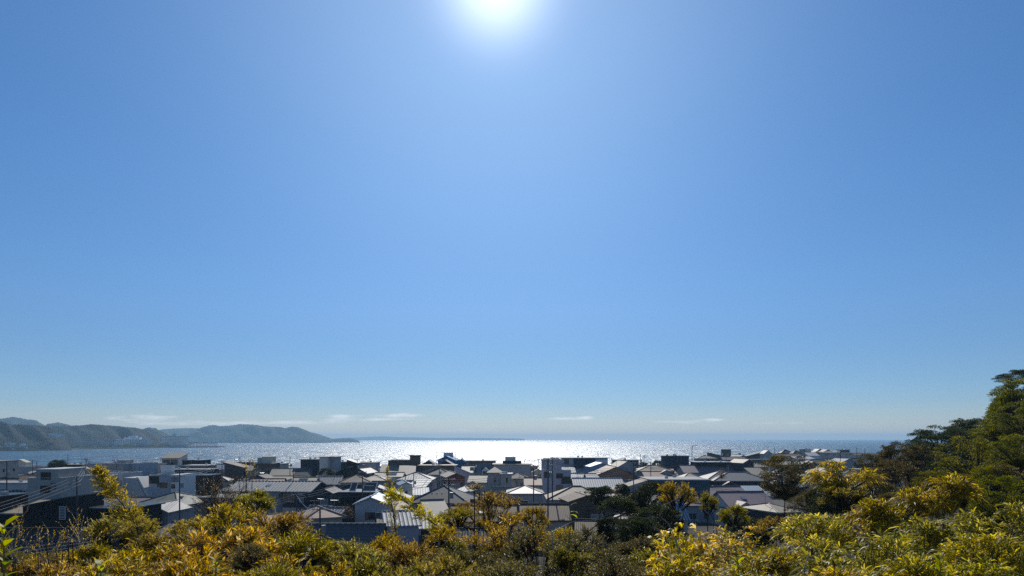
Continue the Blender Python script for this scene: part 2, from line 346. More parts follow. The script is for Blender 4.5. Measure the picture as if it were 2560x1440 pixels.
ROOF = {
 'metal': surf('pale_seamed_metal', (0.33, 0.35, 0.37), pattern='rib', period=0.9, rough=0.6, metal=0.1, spec=0.25),
 'white': surf('white_seamed_metal', (0.54, 0.55, 0.57), pattern='rib', period=0.7, rough=0.65, spec=0.2),
 'bluemetal': surf('blue_grey_metal', (0.30, 0.38, 0.48), pattern='rib', period=0.6, rough=0.5, metal=0.15, spec=0.3),
 'darkmetal': surf('dark_seamed_metal', (0.05, 0.055, 0.065), pattern='rib', period=0.5, rough=0.35, metal=0.2),
 'tile': surf('grey_pantiles', (0.115, 0.12, 0.13), pattern='tile', rough=0.65, spec=0.12), 'darktile': surf('dark_pantiles', (0.05, 0.053, 0.06), pattern='tile', rough=0.65, spec=0.12),
 'browntile': surf('brown_pantiles', (0.14, 0.10, 0.075), pattern='tile', rough=0.7), 'redtile': surf('maroon_pantiles', (0.15, 0.05, 0.045), pattern='tile', rough=0.45),
 'beige': surf('beige_slates', (0.27, 0.24, 0.195), pattern='shingle', period=0.36, rough=0.65), 'pink': surf('pinkish_slates', (0.33, 0.225, 0.18), pattern='shingle', period=0.36, rough=0.65),
 'grey': surf('grey_slates', (0.19, 0.19, 0.20), pattern='shingle', period=0.36, rough=0.55), 'dark': surf('dark_slates', (0.06, 0.06, 0.068), pattern='shingle', period=0.36, rough=0.5),
 'mauve': surf('mauve_slates', (0.20, 0.155, 0.175), pattern='shingle', period=0.36, rough=0.6), 'green': surf('grey_green_slates', (0.13, 0.145, 0.135), pattern='shingle', period=0.36, rough=0.6),
 'brown': surf('brown_slates', (0.17, 0.115, 0.085), pattern='shingle', period=0.36, rough=0.6), 'sea': surf('pale_green_sheet', (0.33, 0.45, 0.42), pattern='rib', period=0.5, rough=0.5),
 'flat': surf('roof_membrane', (0.28, 0.28, 0.28), rough=0.7, var=0.35), 'cream': surf('cream_slates', (0.35, 0.30, 0.225), pattern='shingle', period=0.45, rough=0.6),
 'boards': surf('dark_roof_boards', (0.075, 0.08, 0.09), pattern='shingle', period=0.75, rough=0.45, spec=0.35, bump=1.0), 'bluesheet': WALL['bluesheet'], 'palegreen': surf('pale_green_coated_roof', (0.40, 0.46, 0.38), rough=0.6),
}
TRIM = surf('trim_white', (0.62, 0.62, 0.60), rough=0.5, var=0.1); TRIMD = surf('trim_dark', (0.03, 0.03, 0.033), rough=0.4, var=0.1)
METAL = surf('galvanised_steel', (0.35, 0.36, 0.37), rough=0.35, metal=0.6, var=0.15)
_k = NB('window_glass'); _k.b.inputs['Base Color'].default_value = (0.015, 0.02, 0.025, 1); _k.b.inputs['Roughness'].default_value = 0.06; GLASS = _k.mat
_k = NB('pale_curtain_glass'); _k.b.inputs['Base Color'].default_value = (0.22, 0.23, 0.24, 1); _k.b.inputs['Roughness'].default_value = 0.2; GLASS2 = _k.mat
def win_meshes():
    out = {}
    for key, w, h, mull in (('a', 1.9, 1.35, 1), ('b', 1.0, 1.1, 0), ('c', 2.7, 2.0, 1), ('d', 1.1, 0.5, 0), ('e', 0.7, 1.7, 0)):
        m = MB(); t = 0.07
        m.box(-w/2-t, w/2+t, -0.06, 0.03, h, h+t); m.box(-w/2-t-0.04, w/2+t+0.04, -0.11, 0.03, -t, 0)
        m.box(-w/2-t, -w/2, -0.057, 0.03, 0, h); m.box(w/2, w/2+t, -0.057, 0.03, 0, h)
        if mull: m.box(-0.035, 0.035, -0.04, 0.02, 0, h)
        f = {n: m.mesh('window_frame', mm) for n, mm in (('l', TRIM), ('d', TRIMD))}
        p = MB(); p.box(-w/2, w/2, -0.022, 0.028, 0, h); g = [p.mesh('window_pane', GLASS), p.mesh('window_pane', GLASS2)]
        out[key] = (f, g, w, h)
    return out
WIN = win_meshes(); rw = random.Random(11)
def add_win(parent, key, x, y, z, face, dark=False):
    """face: 0 towards -y, 1 towards +x, 2 towards +y, 3 towards -x"""
    f, g, w, h = WIN[key]
    o = meshobj('window', f['d' if dark else 'l'], parent, (x, y, z), (0, 0, face*math.pi/2))
    meshobj('pane', g[1] if rw.random() < 0.22 else g[0], o)
def roof_mb(kind, w, d, he, rise, ov, th=0.22):
    """closed roof solid; he eave height, rise to the ridge"""
    m = MB(); W = w/2+ov; D = d/2+ov
    if kind == 'gx':                                   # ridge along x
        dz = rise/(d/2)*ov
        m.prism([(-D, he-dz), (0, he+rise), (D, he-dz), (D, he-dz+th), (0, he+rise+th), (-D, he-dz+th)], 'x', -W, W)
    elif kind == 'gy':
        dz = rise/(w/2)*ov
        m.prism([(-W, he-dz), (0, he+rise), (W, he-dz), (W, he-dz+th), (0, he+rise+th), (-W, he-dz+th)], 'y', -D, D)
    elif kind in ('hip', 'pyr', 'hipy'):
        z0 = he-0.05; z1 = he+th; zt = he+th+rise*(1+ov/(min(w, d)/2))
        if kind == 'pyr': a = b = (0, 0, zt)
        elif kind == 'hip': r = max(0.05, W-D); a = (-r, 0, zt); b = (r, 0, zt)
        else: r = max(0.05, D-W); a = (0, -r, zt); b = (0, r, zt)
        q = [(-W, -D), (W, -D), (W, D), (-W, D)]
        lo = [(x, y, z0) for x, y in q]; hi = [(x, y, z1) for x, y in q]
        m.face(lo[::-1])
        for i in range(4): m.face([lo[i], lo[(i+1) % 4], hi[(i+1) % 4], hi[i]])
        if kind == 'pyr':
            for i in range(4): m.face([hi[i], hi[(i+1) % 4], a])
        elif kind == 'hip': m.face([hi[0], hi[1], b, a]); m.face([hi[1], hi[2], b]); m.face([hi[2], hi[3], a, b]); m.face([hi[3], hi[0], a])
        else: m.face([hi[0], hi[1], a]); m.face([hi[1], hi[2], b, a]); m.face([hi[2], hi[3], b]); m.face([hi[3], hi[0], a, b])
    elif kind in ('sl', 'sr', 'sf', 'sb'):             # one slope, low side left / right / front (towards the viewer) / back
        s = rise/(w if kind in ('sl', 'sr') else d)
        if kind in ('sl', 'sr'):
            lo, hi = he-s*ov, he+rise+s*ov; a, b = (lo, hi) if kind == 'sl' else (hi, lo)
            m.prism([(-W, a), (W, b), (W, b+th), (-W, a+th)], 'y', -D, D)
        else:
            lo, hi = he-s*ov, he+rise+s*ov; a, b = (lo, hi) if kind == 'sf' else (hi, lo)
            m.prism([(-D, a), (D, b), (D, b+th), (-D, a+th)], 'x', -W, W)
    elif kind == 'flat':
        m.box(-W, W, -D, D, he, he+0.18)
    return m
def wall_mb(kind, w, d, he, rise, zb, parapet=0.0):
    m = MB(); x, y = w/2, d/2
    if kind == 'gy':
        m.prism([(-x, zb), (x, zb), (x, he), (0, he+rise), (-x, he)], 'y', -y, y)
    elif kind == 'gx':
        m.prism([(-y, zb), (y, zb), (y, he), (0, he+rise), (-y, he)], 'x', -x, x)
    elif kind == 'sl': m.prism([(-x, zb), (x, zb), (x, he+rise), (-x, he)], 'y', -y, y)
    elif kind == 'sr': m.prism([(-x, zb), (x, zb), (x, he), (-x, he+rise)], 'y', -y, y)
    elif kind == 'sf': m.prism([(-y, zb), (y, zb), (y, he+rise), (-y, he)], 'x', -x, x)
    elif kind == 'sb': m.prism([(-y, zb), (y, zb), (y, he), (-y, he+rise)], 'x', -x, x)
    else: m.box(-x, x, -y, y, zb, he)
    if parapet > 0:
        t = 0.2
        m.box(-x, x, -y, -y+t, he, he+parapet); m.box(-x, x, y-t, y, he, he+parapet)
        m.box(-x, -x+t, -y+t, y-t, he, he+parapet); m.box(x-t, x, -y+t, y-t, he, he+parapet)
    return m
LAND = []            # built houses: name, screen box, distance, footprint
rb = random.Random(3)
def antenna(parent, x, y, z, h=2.0):
    m = MB(); m.tube([(0, 0, 0), (0, 0, h)], 0.05, 4); m.tube([(-0.8, 0, h-0.1), (0.8, 0, h-0.1)], 0.03, 4)
    for i in range(6): m.tube([(-0.7+0.28*i, -0.35, h-0.1), (-0.7+0.28*i, 0.35, h-0.1)], 0.022, 3)
    o = m.build('aerial', METAL, parent, fix=False, loc=(x, y, z)); o.rotation_euler[2] = rb.uniform(-1, 1)
def ac_unit(parent, x, y, z):
    m = MB(); m.box(-0.4, 0.4, -0.15, 0.15, 0, 0.6); m.box(-0.3, 0.3, -0.19, -0.15, 0.08, 0.52, 0)
    m.build('air_conditioner', TRIM, parent, fix=False, loc=(x, y, z))
def house(label, kind, xc, ytop, wpx, h=8.0, Y=None, d=9.0, rot=0.0, pitch=24.0, ov=0.5, wall='grey', roof='tile', name=None, cat='house',
          group=None, wins=True, winrows=None, zbase=None, chimney=False, aerial=None, parapet=0.0, edge=None, ribs=0, winset=None, clutter=None, dark_frames=False, rise=None, ridgecap=None):
    """xc, ytop, wpx: where its top stands in the photograph; h: its real height; the distance follows from them"""
    g0 = 4.0 if zbase is None else zbase
    if Y is None: Y = F*(CZ-(g0+h))/(ytop-YH)
    else: h = PZ(ytop, Y)-g0
    x = PX(xc, Y); w = wpx*Y/F
    a = R(rot); ca, sa = abs(math.cos(a)), abs(math.sin(a))
    if rot: w = max(3.0, (w-d*sa)/ca) if ca > 0.5 else w
    th = 0.22
    if kind in ('gx',): run = d/2
    elif kind in ('gy',): run = w/2
    elif kind in ('hip', 'pyr', 'hipy'): run = min(w, d)/2
    elif kind in ('sl', 'sr'): run = w
    elif kind in ('sf', 'sb'): run = d
    else: run = 0
    if rise is None: rise = math.tan(R(pitch))*run
    rise = min(rise, h*0.62)
    he = h-rise-th if kind != 'flat' else h-parapet-(0.18 if parapet == 0 else 0)
    if kind in ('hip', 'hipy', 'pyr'): he = h-th-rise*(1+ov/run)
    root = empty(name or ('house' if cat == 'house' else cat.replace(' ', '_')), (x, Y, g0), a)
    tag(root, label, cat, group)
    wall_mb(kind, w, d, he, rise, -1.0, parapet).build('wall', WALL[wall], root)
    if kind == 'flat' and parapet > 0:
        m = MB(); m.box(-w/2+0.2, w/2-0.2, -d/2+0.2, d/2-0.2, he, he+0.06); m.build('roof', ROOF[roof], root)
        m = MB(); t = 0.06
        for (x0, x1, y0, y1) in ((-w/2-t, w/2+t, -d/2-t, -d/2+0.26), (-w/2-t, w/2+t, d/2-0.26, d/2+t), (-w/2-t, -w/2+0.26, -d/2+0.26, d/2-0.26), (w/2-0.26, w/2+t, -d/2+0.26, d/2-0.26)):
            m.box(x0, x1, y0, y1, he+parapet, he+parapet+0.07)
        m.build('coping', TRIM if edge is None else edge, root)
    else:
        rm = roof_mb(kind, w, d, he, rise, ov)
        if ribs:
            W, D = w/2+ov, d/2+ov
            if kind in ('gx', 'sf', 'sb'):
                s = rise/(d/2) if kind == 'gx' else rise/d
                n = int(2*W/ribs)
                for i in range(n+1):
                    xx = -W+0.05+i*(2*W-0.1)/n
                    if kind == 'gx': rm.tube([(xx, -D, he-s*ov+th+0.03), (xx, 0, he+rise+th+0.03)], 0.11, 4)
                    elif kind == 'sf': rm.tube([(xx, -D, he-s*ov+th+0.03), (xx, D, he+rise+s*ov+th+0.03)], 0.11, 4)
            elif kind in ('gy', 'sl', 'sr'):
                n = int(2*D/ribs)
                for i in range(n+1):
                    yy = -D+0.05+i*(2*D-0.1)/n
                    if kind == 'gy':
                        s = rise/(w/2)
                        for q in (-1, 1): rm.tube([(q*W, yy, he-s*ov+th+0.03), (0, yy, he+rise+th+0.03)], 0.11, 4)
                    else:
                        s = rise/w; q = -1 if kind == 'sl' else 1
                        rm.tube([(q*W, yy, he-s*ov+th+0.03), (-q*W, yy, he+rise+s*ov+th+0.03)], 0.11, 4)
        ro = rm.build('roof', ROOF[roof], root, fix=not ribs)
        if kind in ('gx', 'gy', 'hip', 'hipy') :
            m = MB(); W, D = w/2+ov, d/2+ov; zt = he+rise+th+0.06
            if kind == 'gx': m.tube([(-W, 0, zt), (W, 0, zt)], 0.14, 6)
            elif kind == 'gy': m.tube([(0, -D, zt), (0, D, zt)], 0.14, 6)
            else:
                zt = he+th+rise*(1+ov/(min(w, d)/2))+0.05; zz = he+th+0.05
                if kind == 'hip': r = max(0.05, W-D); A, B = (-r, 0, zt), (r, 0, zt); Q = ((-W, -D, A), (-W, D, A), (W, -D, B), (W, D, B))
                else: r = max(0.05, D-W); A, B = (0, -r, zt), (0, r, zt); Q = ((-W, -D, A), (W, -D, A), (-W, D, B), (W, D, B))
                m.tube([A, B], 0.13, 6)
                for qx, qy, E in Q: m.tube([(qx, qy, zz), E], 0.11, 5)
            m.build('ridge_cap', ROOF[ridgecap or roof], ro, fix=False)
        if edge is not None and kind in ('gx', 'sf', 'hip', 'hipy', 'sl', 'sr', 'gy', 'flat', 'sb'):   # gutter or verge board
            m = MB(); W, D = w/2+ov, d/2+ov
            z0 = he-(rise/run*ov if run and kind not in ('hip', 'hipy', 'flat') else 0)
            if kind in ('gx', 'sf', 'hip', 'hipy', 'flat'): m.box(-W, W, -D-0.09, -D-0.003, z0, z0+0.22)
            elif kind == 'sb': m.box(-W, W, -D-0.09, -D-0.003, he+rise+rise/run*ov, he+rise+rise/run*ov+0.24)
            else:
                s = rise/run
                segs = {'gy': [((-W, z0), (0, he+rise)), ((0, he+rise), (W, z0))], 'sl': [((-W, z0), (W, he+rise+s*ov))], 'sr': [((-W, he+rise+s*ov), (W, z0))]}[kind]
                for (xa, za), (xb, zb_) in segs: m.prism([(xa, za), (xb, zb_), (xb, zb_+0.24), (xa, za+0.24)], 'y', -D-0.08, -D-0.003)
            m.build('fascia', edge, root, fix=False)
    if wins:
        fl = max(1, int((he-0.3)/2.8)) if winrows is None else winrows
        for r_ in range(fl):
            z = 0.9+r_*2.8 if winset is None or len(winset) < 2 or winset[1] is None else winset[1]+r_*2.8
            if z+1.3 > he: break
            n = max(1, int(w/3.2)); step = w/n
            for i in range(n):
                if rw.random() < 0.1: continue
                key = (winset[0] if winset else rw.choice('aaabce'))
                if z+WIN[key][3]+0.1 > he: key = 'd'
                add_win(root, key, -w/2+step*(i+0.5)+rw.uniform(-0.2, 0.2), -d/2, z, 0, dark_frames)
            side = 3 if xc > 1280 else 1
            if rot > 12: side = 3
            if rot < -12: side = 1
            n = max(1, int(d/4.5))
            for i in range(n):
                if rw.random() < 0.3: continue
                add_win(root, rw.choice('abb'), (w/2 if side == 1 else -w/2), -d/2+d/n*(i+0.5), z, side, dark_frames)
    if wins and kind in ('gx', 'hip', 'flat') and he > 5.2 and Y < 320 and rb.random() < 0.4:
        bw = min(w*0.55, 4.5); x0 = rb.choice([-w/2+0.4, w/2-0.4-bw]); m = MB(); m.box(x0, x0+bw, -d/2-1.1, -d/2-0.003, 3.25, 3.4)
        bo = m.build('balcony', TRIM, root); railing(bo, x0, x0+bw, -d/2-1.08, 3.4, 0.95, rb.choice([TRIM, METAL, TRIMD]))
    if wins and Y < 300:
        for i in range(rb.randint(0, 2)): ac_unit(root, rb.uniform(-.45, .45)*w, -d/2-0.2, rb.choice([0.2, 0.3]))
        m = MB(); xx = rb.choice([-1, 1])*(w/2-0.15); m.tube([(xx, -d/2-0.08, 0), (xx, -d/2-0.08, he-0.1)], 0.05, 5); m.build('downpipe', rb.choice([TRIM, METAL, TRIMD]), root, fix=False)
    if wins and kind in ('gx', 'gy', 'hip') and w > 6.5 and he > 4 and rb.random() < 0.42:      # a lower cross wing
        ww = w*rb.uniform(0.38, 0.5); dd = d*0.5+rb.uniform(1.4, 2.6); he2 = he-rb.uniform(0.2, 2.0); r2 = min(rise*0.7+0.2, ww*0.3); xo = rb.choice([-1, 1])*(w/2-ww/2-0.25)
        wg = wall_mb('gy', ww, dd, he2, r2, -1.0).build('wing', WALL[wall], root, loc=(xo, -dd/2-0.05, 0)); roof_mb('gy', ww, dd, he2, r2, 0.4, 0.18).build('wing_roof', ROOF[roof], wg)
        add_win(wg, rb.choice('aac'), 0, -dd/2, 0.8 if he2 < 4 else 3.5 if he2 > 5.4 else 0.8, 0, dark_frames)
    elif wins and kind != 'flat' and he > 4 and rb.random() < 0.45:                             # a lean-to along the front
        lw = w*rb.uniform(0.5, 0.95); m = MB(); m.prism([(-d/2-1.9, 2.5), (-d/2-0.003, 3.05), (-d/2-0.003, 3.2), (-d/2-1.9, 2.65)], 'x', -lw/2, lw/2); m.build('lean_to_roof', ROOF[rb.choice(['bluemetal', 'brown', 'grey', 'metal', 'dark'])], root)
        m = MB(); m.box(-lw/2+0.15, lw/2-0.15, -d/2-1.6, -d/2-0.003, -1, 2.48); m.build('porch_wall', WALL[rb.choice([wall, 'wood', 'light'])], root)
    if kind in ('gx', 'hip') and Y < 330 and w > 5.5 and rb.random() < 0.55:                   # things fixed to the near slope: solar panels, a skylight, vents
        s_ = math.atan2(rise, run); sl_ = run/math.cos(s_); k_ = rb.choice(['solar_panel', 'skylight', 'roof_vent', 'solar_panel']); m = MB()
        if k_ == 'solar_panel':
            pw, ph = min(w*0.4, 4.0), min(sl_*0.5, 2.2); m.box(-pw/2, pw/2, -ph/2, ph/2, 0.02, 0.09); mat_ = GLASS
        elif k_ == 'skylight': m.box(-0.5, 0.5, -0.7, 0.7, 0.02, 0.14); mat_ = GLASS2
        else:
            for q in (-1.2, 0, 1.2): m.tube([(q, 0, 0), (q, 0, 0.55)], 0.13, 6)
            mat_ = METAL
        t_ = 0.5; o_ = m.build(k_, mat_, root, fix=False, loc=(rb.uniform(-.12, .12)*w, -run*t_, he+rise*(1-t_)+th/math.cos(s_)+0.02)); o_.rotation_euler = (s_, 0, 0)
    if chimney:
        m = MB(); m.box(-0.4, 0.4, -0.4, 0.4, he-0.5, h+0.9); m.box(-0.48, 0.48, -0.48, 0.48, h+0.9, h+1.05); m.build('chimney', WALL['concrete'], root, loc=(w*0.2, 0, 0))
    if aerial is None: aerial = rb.random() < 0.3
    if aerial: antenna(root, rb.uniform(-.3, .3)*w, 0, h-0.5, rb.uniform(1.6, 2.6))
    if kind == 'flat' and (clutter is None or clutter):
        for i in range(rb.randint(1, 3)): ac_unit(root, rb.uniform(-.38, .38)*w, rb.uniform(-.35, .3)*d, he+0.062 if parapet else h+0.003)
    LAND.append(dict(label=label, x0=xc-wpx/2, x1=xc+wpx/2, yt=ytop, yb=ytop+min(60, h*F/Y*0.8), Y=Y, x=x, w=w, d=d, r=math.hypot(w, d)/2, short=label, roof=roof))
    root['_dim'] = 0; del root['_dim']
    return root, w, d, he, h, Y
def bx(parent, name, mat, x0, x1, y0, y1, z0, z1):
    m = MB(); m.box(x0, x1, y0, y1, z0, z1); return m.build(name, mat, parent)
def railing(parent, x0, x1, y, z, h=1.0, mat=None, name='railing', n=None):
    m = MB(); m.box(x0, x1, y-0.03, y+0.03, z+h-0.06, z+h); m.box(x0, x1, y-0.02, y+0.02, z+0.1, z+0.15)
    n = n or max(3, int((x1-x0)/0.35))
    for i in range(n+1): xx = x0+(x1-x0)*i/n; m.box(xx-0.02, xx+0.02, y-0.018, y+0.018, z, z+h-0.06)
    return m.build(name, mat or TRIM, parent, fix=False)
# ---------------- the town, building by building ----------------
def town():
    H = house
    # ---- left: block houses towards the bay ----
    H('grey flat-topped block at the left edge with a dark roof slab', 'flat', -8, 1151, 60, h=13, d=9, wall='concrete', roof='flat', cat='apartment block', aerial=False)
    o, w, d, he, h, Y = H('long low grey block with a pale slanting stair tower at the far left', 'flat', 50, 1163, 66, h=9, d=9, wall='light', roof='flat', parapet=0.4, cat='apartment block')
    m = MB(); m.prism([(-0.5, 0), (2.6, 0), (2.6, 1.6), (-0.5, 2.9)], 'y', -1.5, 1.5); m.build('stair_tower', WALL['cream'], o, loc=(0.1*w, 0, he))
    H('long grey flat building low behind the dark round pine', 'flat', 104, 1166, 92, h=8.6, d=9, wall='grey', roof='flat', parapet=0.3, cat='building')
    H('grey house with a dark hipped roof left of the tall concrete building', 'hip', 118, 1173, 52, h=8.4, d=9, wall='grey', roof='dark')
    H('small house with a pale green sheet roof near the left edge', 'gx', 42, 1183, 50, h=7.6, d=9, wall='grey', roof='sea', pitch=22)
    H('little house with a white lean-to roof beside the pale green roof', 'sf', 80, 1179, 26, h=7.2, d=6, wall='light', roof='white', pitch=14)
    H('grey-white gabled cottage beneath the left utility pole', 'gx', 10, 1196, 70, h=7.4, d=7, wall='grey', roof='browntile', pitch=20)
    H('wide brown hipped roof behind the long white two-storey building', 'hip', 76, 1187, 106, h=7.8, d=11, wall='beige', roof='brown', pitch=20)
    # long white two-storey building
    o, w, d, he, h, Y = H('long white two-storey building with a row of square windows at the left edge', 'flat', 50, 1204, 146, h=7.6, d=10, wall='light', roof='flat', wins=False, cat='building', ov=0.35)
    for i in range(11): add_win(o, 'a' if i % 3 else 'b', -w/2+1.2+i*(w-2.2)/11, -d/2, 4.3, 0)
    for i in range(6): add_win(o, 'c', -w/2+4+i*2.9, -d/2, 0.7, 0)
    bx(o, 'awning', TRIMD, -w/2+1, w/2-0.4, -d/2-1.4, -d/2-0.003, 3.2, 3.35)
    # tall concrete building with tower
    o, w, d, he, h, Y = H('tall beige concrete building with a square top floor and two big windows', 'flat', 158, 1191, 80, h=12.0, d=12, wall='concrete', roof='flat', wins=False, parapet=0.35, cat='building', aerial=False)
    s = Y/F
    m = MB(); m.box((139-158)*s, (192-158)*s, -d/2+0.003, d/2-3, he, he+24*s); m.build('top_floor', WALL['concrete'], o)
    bx(o, 'roof_slab', TRIM, (138-158)*s, (193-158)*s, -d/2-0.1, d/2-2.9, he+24*s, he+24*s+0.15)
    for (px, py, k_) in ((162, 1194, 'a'), (161, 1226, 'a'), (180, 1217, 'b')): add_win(o, k_, (px-158)*s, -d/2, h-(py-1191)*s, 0, True)
    m = MB(); m.tube([(0, 0, 0), (0, 0, 2.2)], 0.06, 5); m.build('mast', METAL, o, loc=(1, 0, h+2.4))
    o, w, d, he, h, Y = H('beige concrete flats with a roof railing and balcony right of the tall concrete building', 'flat', 231, 1189, 74, Y=190, d=11, wall='concrete', roof='flat', wins=False, parapet=0.2, cat='apartment block')
    railing(o, -w/2+0.3, w/2-0.3, -d/2+0.3, h, 1.2)
    for (px, py, k_) in ((205, 1218, 'c'), (243, 1216, 'c'), (226, 1216, 'b'), (256, 1216, 'b'), (210, 1245, 'c'), (240, 1243, 'c')): add_win(o, k_, (px-231)*Y/F, -d/2, h-(py-1189)*Y/F, 0, True)
    bx(o, 'balcony', WALL['concrete'], 0, w/2-0.5, -d/2-1.3, -d/2-0.003, h-(1226-1189)*Y/F, h-(1219-1189)*Y/F)
    H('small cream gable peeping over the concrete flats', 'gy', 203, 1168, 24, h=9, d=8, wall='cream', roof='cream', pitch=30, wins=False)
    H('dark flat-topped building behind the round pine', 'flat', 188, 1160, 56, h=10, d=8, wall='dark', roof='flat', cat='building')
    H('house with a bright white lean-to roof behind the concrete flats', 'sf', 232, 1163, 32, h=9, d=8, wall='light', roof='white', pitch=16)
    # long grey waterfront block with corrugated part
    o, w, d, he, h, Y = H('long grey waterfront block with a rooftop room and a bent flue pipe', 'flat', 290, 1158, 88, h=11.5, d=12, wall='grey', roof='flat', parapet=0.5, cat='apartment block', winrows=2)
    s = Y/F
    bx(o, 'rooftop_room', WALL['grey'], (300-290)*s, (322-290)*s, -2, 3, he, he+12*s); bx(o, 'rooftop_room', WALL['light'], (262-290)*s, (278-290)*s, -2, 2, he, he+6*s)
    m = MB(); m.tube([(3.5, -d/2-0.4, 1), (3.5, -d/2-0.4, h+0.8), (3.3, -d/2-0.2, h+1.1), (1.8, -d/2+0.6, h+1.1)], 0.22, 8); m.build('flue_pipe', METAL, o, fix=False)
    H('grey corrugated block with a row of small roof vents beside the flue pipe', 'flat', 352, 1157, 42, h=11.5, d=12, wall='bluegrey', roof='flat', parapet=0.6, cat='building', winrows=1)
    o, w, d, he, h, Y = H('pale blue-grey two-storey house with dark square windows behind the bamboo spire', 'flat', 306, 1181, 56, h=10, d=10, wall='bluegrey', roof='flat', parapet=0.5, cat='house', dark_frames=True)
    railing(o, -w/2+0.3, w/2-0.3, -d/2+0.3, h, 0.8)
    H('grey flats with a white roof edge left of the white roof screen', 'flat', 402, 1156, 66, h=11, d=12, wall='grey', roof='flat', edge=TRIM, cat='apartment block', dark_frames=True)
    o, w, d, he, h, Y = H('rooftop lookout room with a pale pitched roof above the shoreline', 'sf', 437, 1133, 42, h=14.5, d=7, wall='light', roof='cream', pitch=13, cat='building', aerial=False, winset=('c', 10.2), winrows=1)
    H('dark low block under the lookout room', 'flat', 448, 1150, 44, h=11.8, d=8, wall='black', roof='darkmetal', cat='building')
    H('navy box-shaped house with a thin white roof edge near the shore', 'flat', 490, 1149, 50, h=11.5, d=9, wall='navy', roof='flat', edge=TRIM, wins=False)
    H('dark terrace with white roof strips just behind the modern white house', 'flat', 494, 1162, 70, h=10, d=9, wall='dark', roof='white', edge=TRIM, cat='terrace')
    o, w, d, he, h, Y = H('dark row building with a white railing of uneven signs', 'flat', 486, 1172, 96, h=9, d=9, wall='dark', roof='flat', cat='building', edge=TRIM)
    railing(o, -w/2, w/2, -d/2, h, 1.1, n=34)
    H('dark timber house with two small round lamps right of the modern white house', 'flat', 506, 1186, 64, h=8.5, d=9, wall='black', roof='darkmetal', wins=True, dark_frames=True)
    # modern grey-white house
    o, w, d, he, h, Y = H('modern pale grey house with a slanting side wing and white roof screen', 'flat', 432, 1186, 80, h=9.6, d=9, wall='bluegrey', roof='flat', parapet=0.4, cat='house', wins=False, edge=TRIM)
    s = Y/F
    m = MB(); x0, x1, x2 = (341-432)*s, (368-432)*s, (398-432)*s
    m.prism([(x0, -1), (x2, -1), (x2, h-6.4), (x1+0.5, h-0.6), (x0, h-0.6)], 'y', -d/2-2.5, -d/2+5); m.build('side_wing', WALL['light'], o)
    m = MB(); m.prism([(x1+0.6, h-0.4), (x2+0.4, h-6.4), (x2+1.0, h-6.4), (x1+1.2, h-0.4)], 'y', -d/2-2.7, -d/2+5.1); m.build('sloping_coping', TRIM, o)
    bx(o, 'roof_screen', WALL['white'], (406-432)*s, (440-432)*s, -1, -0.7, he, he+26*s); railing(o, -w/2+0.2, (404-432)*s, -d/2+0.3, h, 0.9)
    bx(o, 'end_wing', WALL['white'], (452-432)*s+0.01, (473-432)*s, -d/2-1.5, d/2-0.5, -1, h+0.2)
    for (px, py, k_) in ((462, 1201, 'a'), (458, 1217, 'b')): add_win(o, k_, (px-432)*s, -d/2-1.5, h-(py-1186)*s, 0, True)
    for (px, py, k_) in ((429, 1216, 'a'), (418, 1214, 'b'), (405, 1206, 'c')): add_win(o, k_, (px-432)*s, -d/2, h-(py-1186)*s, 0, True)
    H('house with a blue-grey metal roof right of the row building', 'gx', 566, 1160, 60, h=9.5, d=11, rot=-8, wall='light', roof='bluemetal', pitch=20)
    H('dark brown sloping roof at the waterfront behind the blue-grey metal roof', 'sr', 594, 1155, 46, h=10.5, d=8, wall='brown', roof='brown', pitch=14, wins=False)
    H('long low waterfront building with a thin white roof line', 'flat', 610, 1154, 84, h=9.8, d=9, wall='dark', roof='white', edge=TRIM, cat='building')
    # ---- left foreground ----
    o, w, d, he, h, Y = H('black-clad house with a slanting roof and a white louvred window', 'sl', 163, 1236, 104, h=10.0, d=11, wall='black', roof='darkmetal', pitch=11, wins=False, ov=0.1, aerial=False)
    s = Y/F; m = MB(); xx = (206-163)*s
    m.box(xx-0.55, xx+0.55, -d/2-0.08, -d/2-0.003, h-3.9, h-1.6)
    lo = m.build('window', TRIM, o); m = MB()
    for i in range(8): m.box(xx-0.42, xx+0.42, -d/2-0.13, -d/2-0.083, h-3.75+i*0.27, h-3.75+i*0.27+0.14)
    m.build('louvre', TRIMD, lo)
    H('black box-shaped house cut off by the left edge', 'flat', -10, 1236, 86, h=9.6, d=8, wall='black', roof='darkmetal', wins=False, aerial=False)
    H('low black house with a pale sloping roof between the two black houses', 'sf', 64, 1256, 90, h=8.0, d=8, wall='black', roof='cream', pitch=10, edge=TRIM, wins=False, aerial=False)
    H('black house with thin white roof edges in front of the grey hipped roof', 'flat', 298, 1262, 160, h=7.6, d=9, rot=-7, wall='black', roof='darkmetal', edge=TRIM, wins=False, clutter=False, aerial=False)
    H('low purplish-brown roof behind the white-edged black house', 'gx', 300, 1243, 150, h=7.0, d=8, wall='beige', roof='mauve', pitch=14)
    H('large house with a grey-green hipped roof and a pale triangular dormer', 'hip', 438, 1231, 132, h=8.2, d=15, rot=-6, wall='grey', roof='green', pitch=22, edge=TRIMD)
    m = None
    H('grey gabled annex with stone-clad wall in front of the grey-green roof', 'gy', 412, 1256, 70, h=7.2, d=9, wall='stone', roof='grey', pitch=24, edge=TRIM)
    H('roof of dark pantiles right under the bushes at the bottom left', 'gx', 120, 1322, 330, h=8.4, d=16, wall='dark', roof='darktile', pitch=37, wins=False, aerial=False)
    H('small pantiled roof with a white gutter below the stone-clad gable', 'gx', 480, 1306, 130, h=7.0, d=8, rot=-14, wall='dark', roof='grey', pitch=20, edge=TRIM, wins=False, aerial=False)
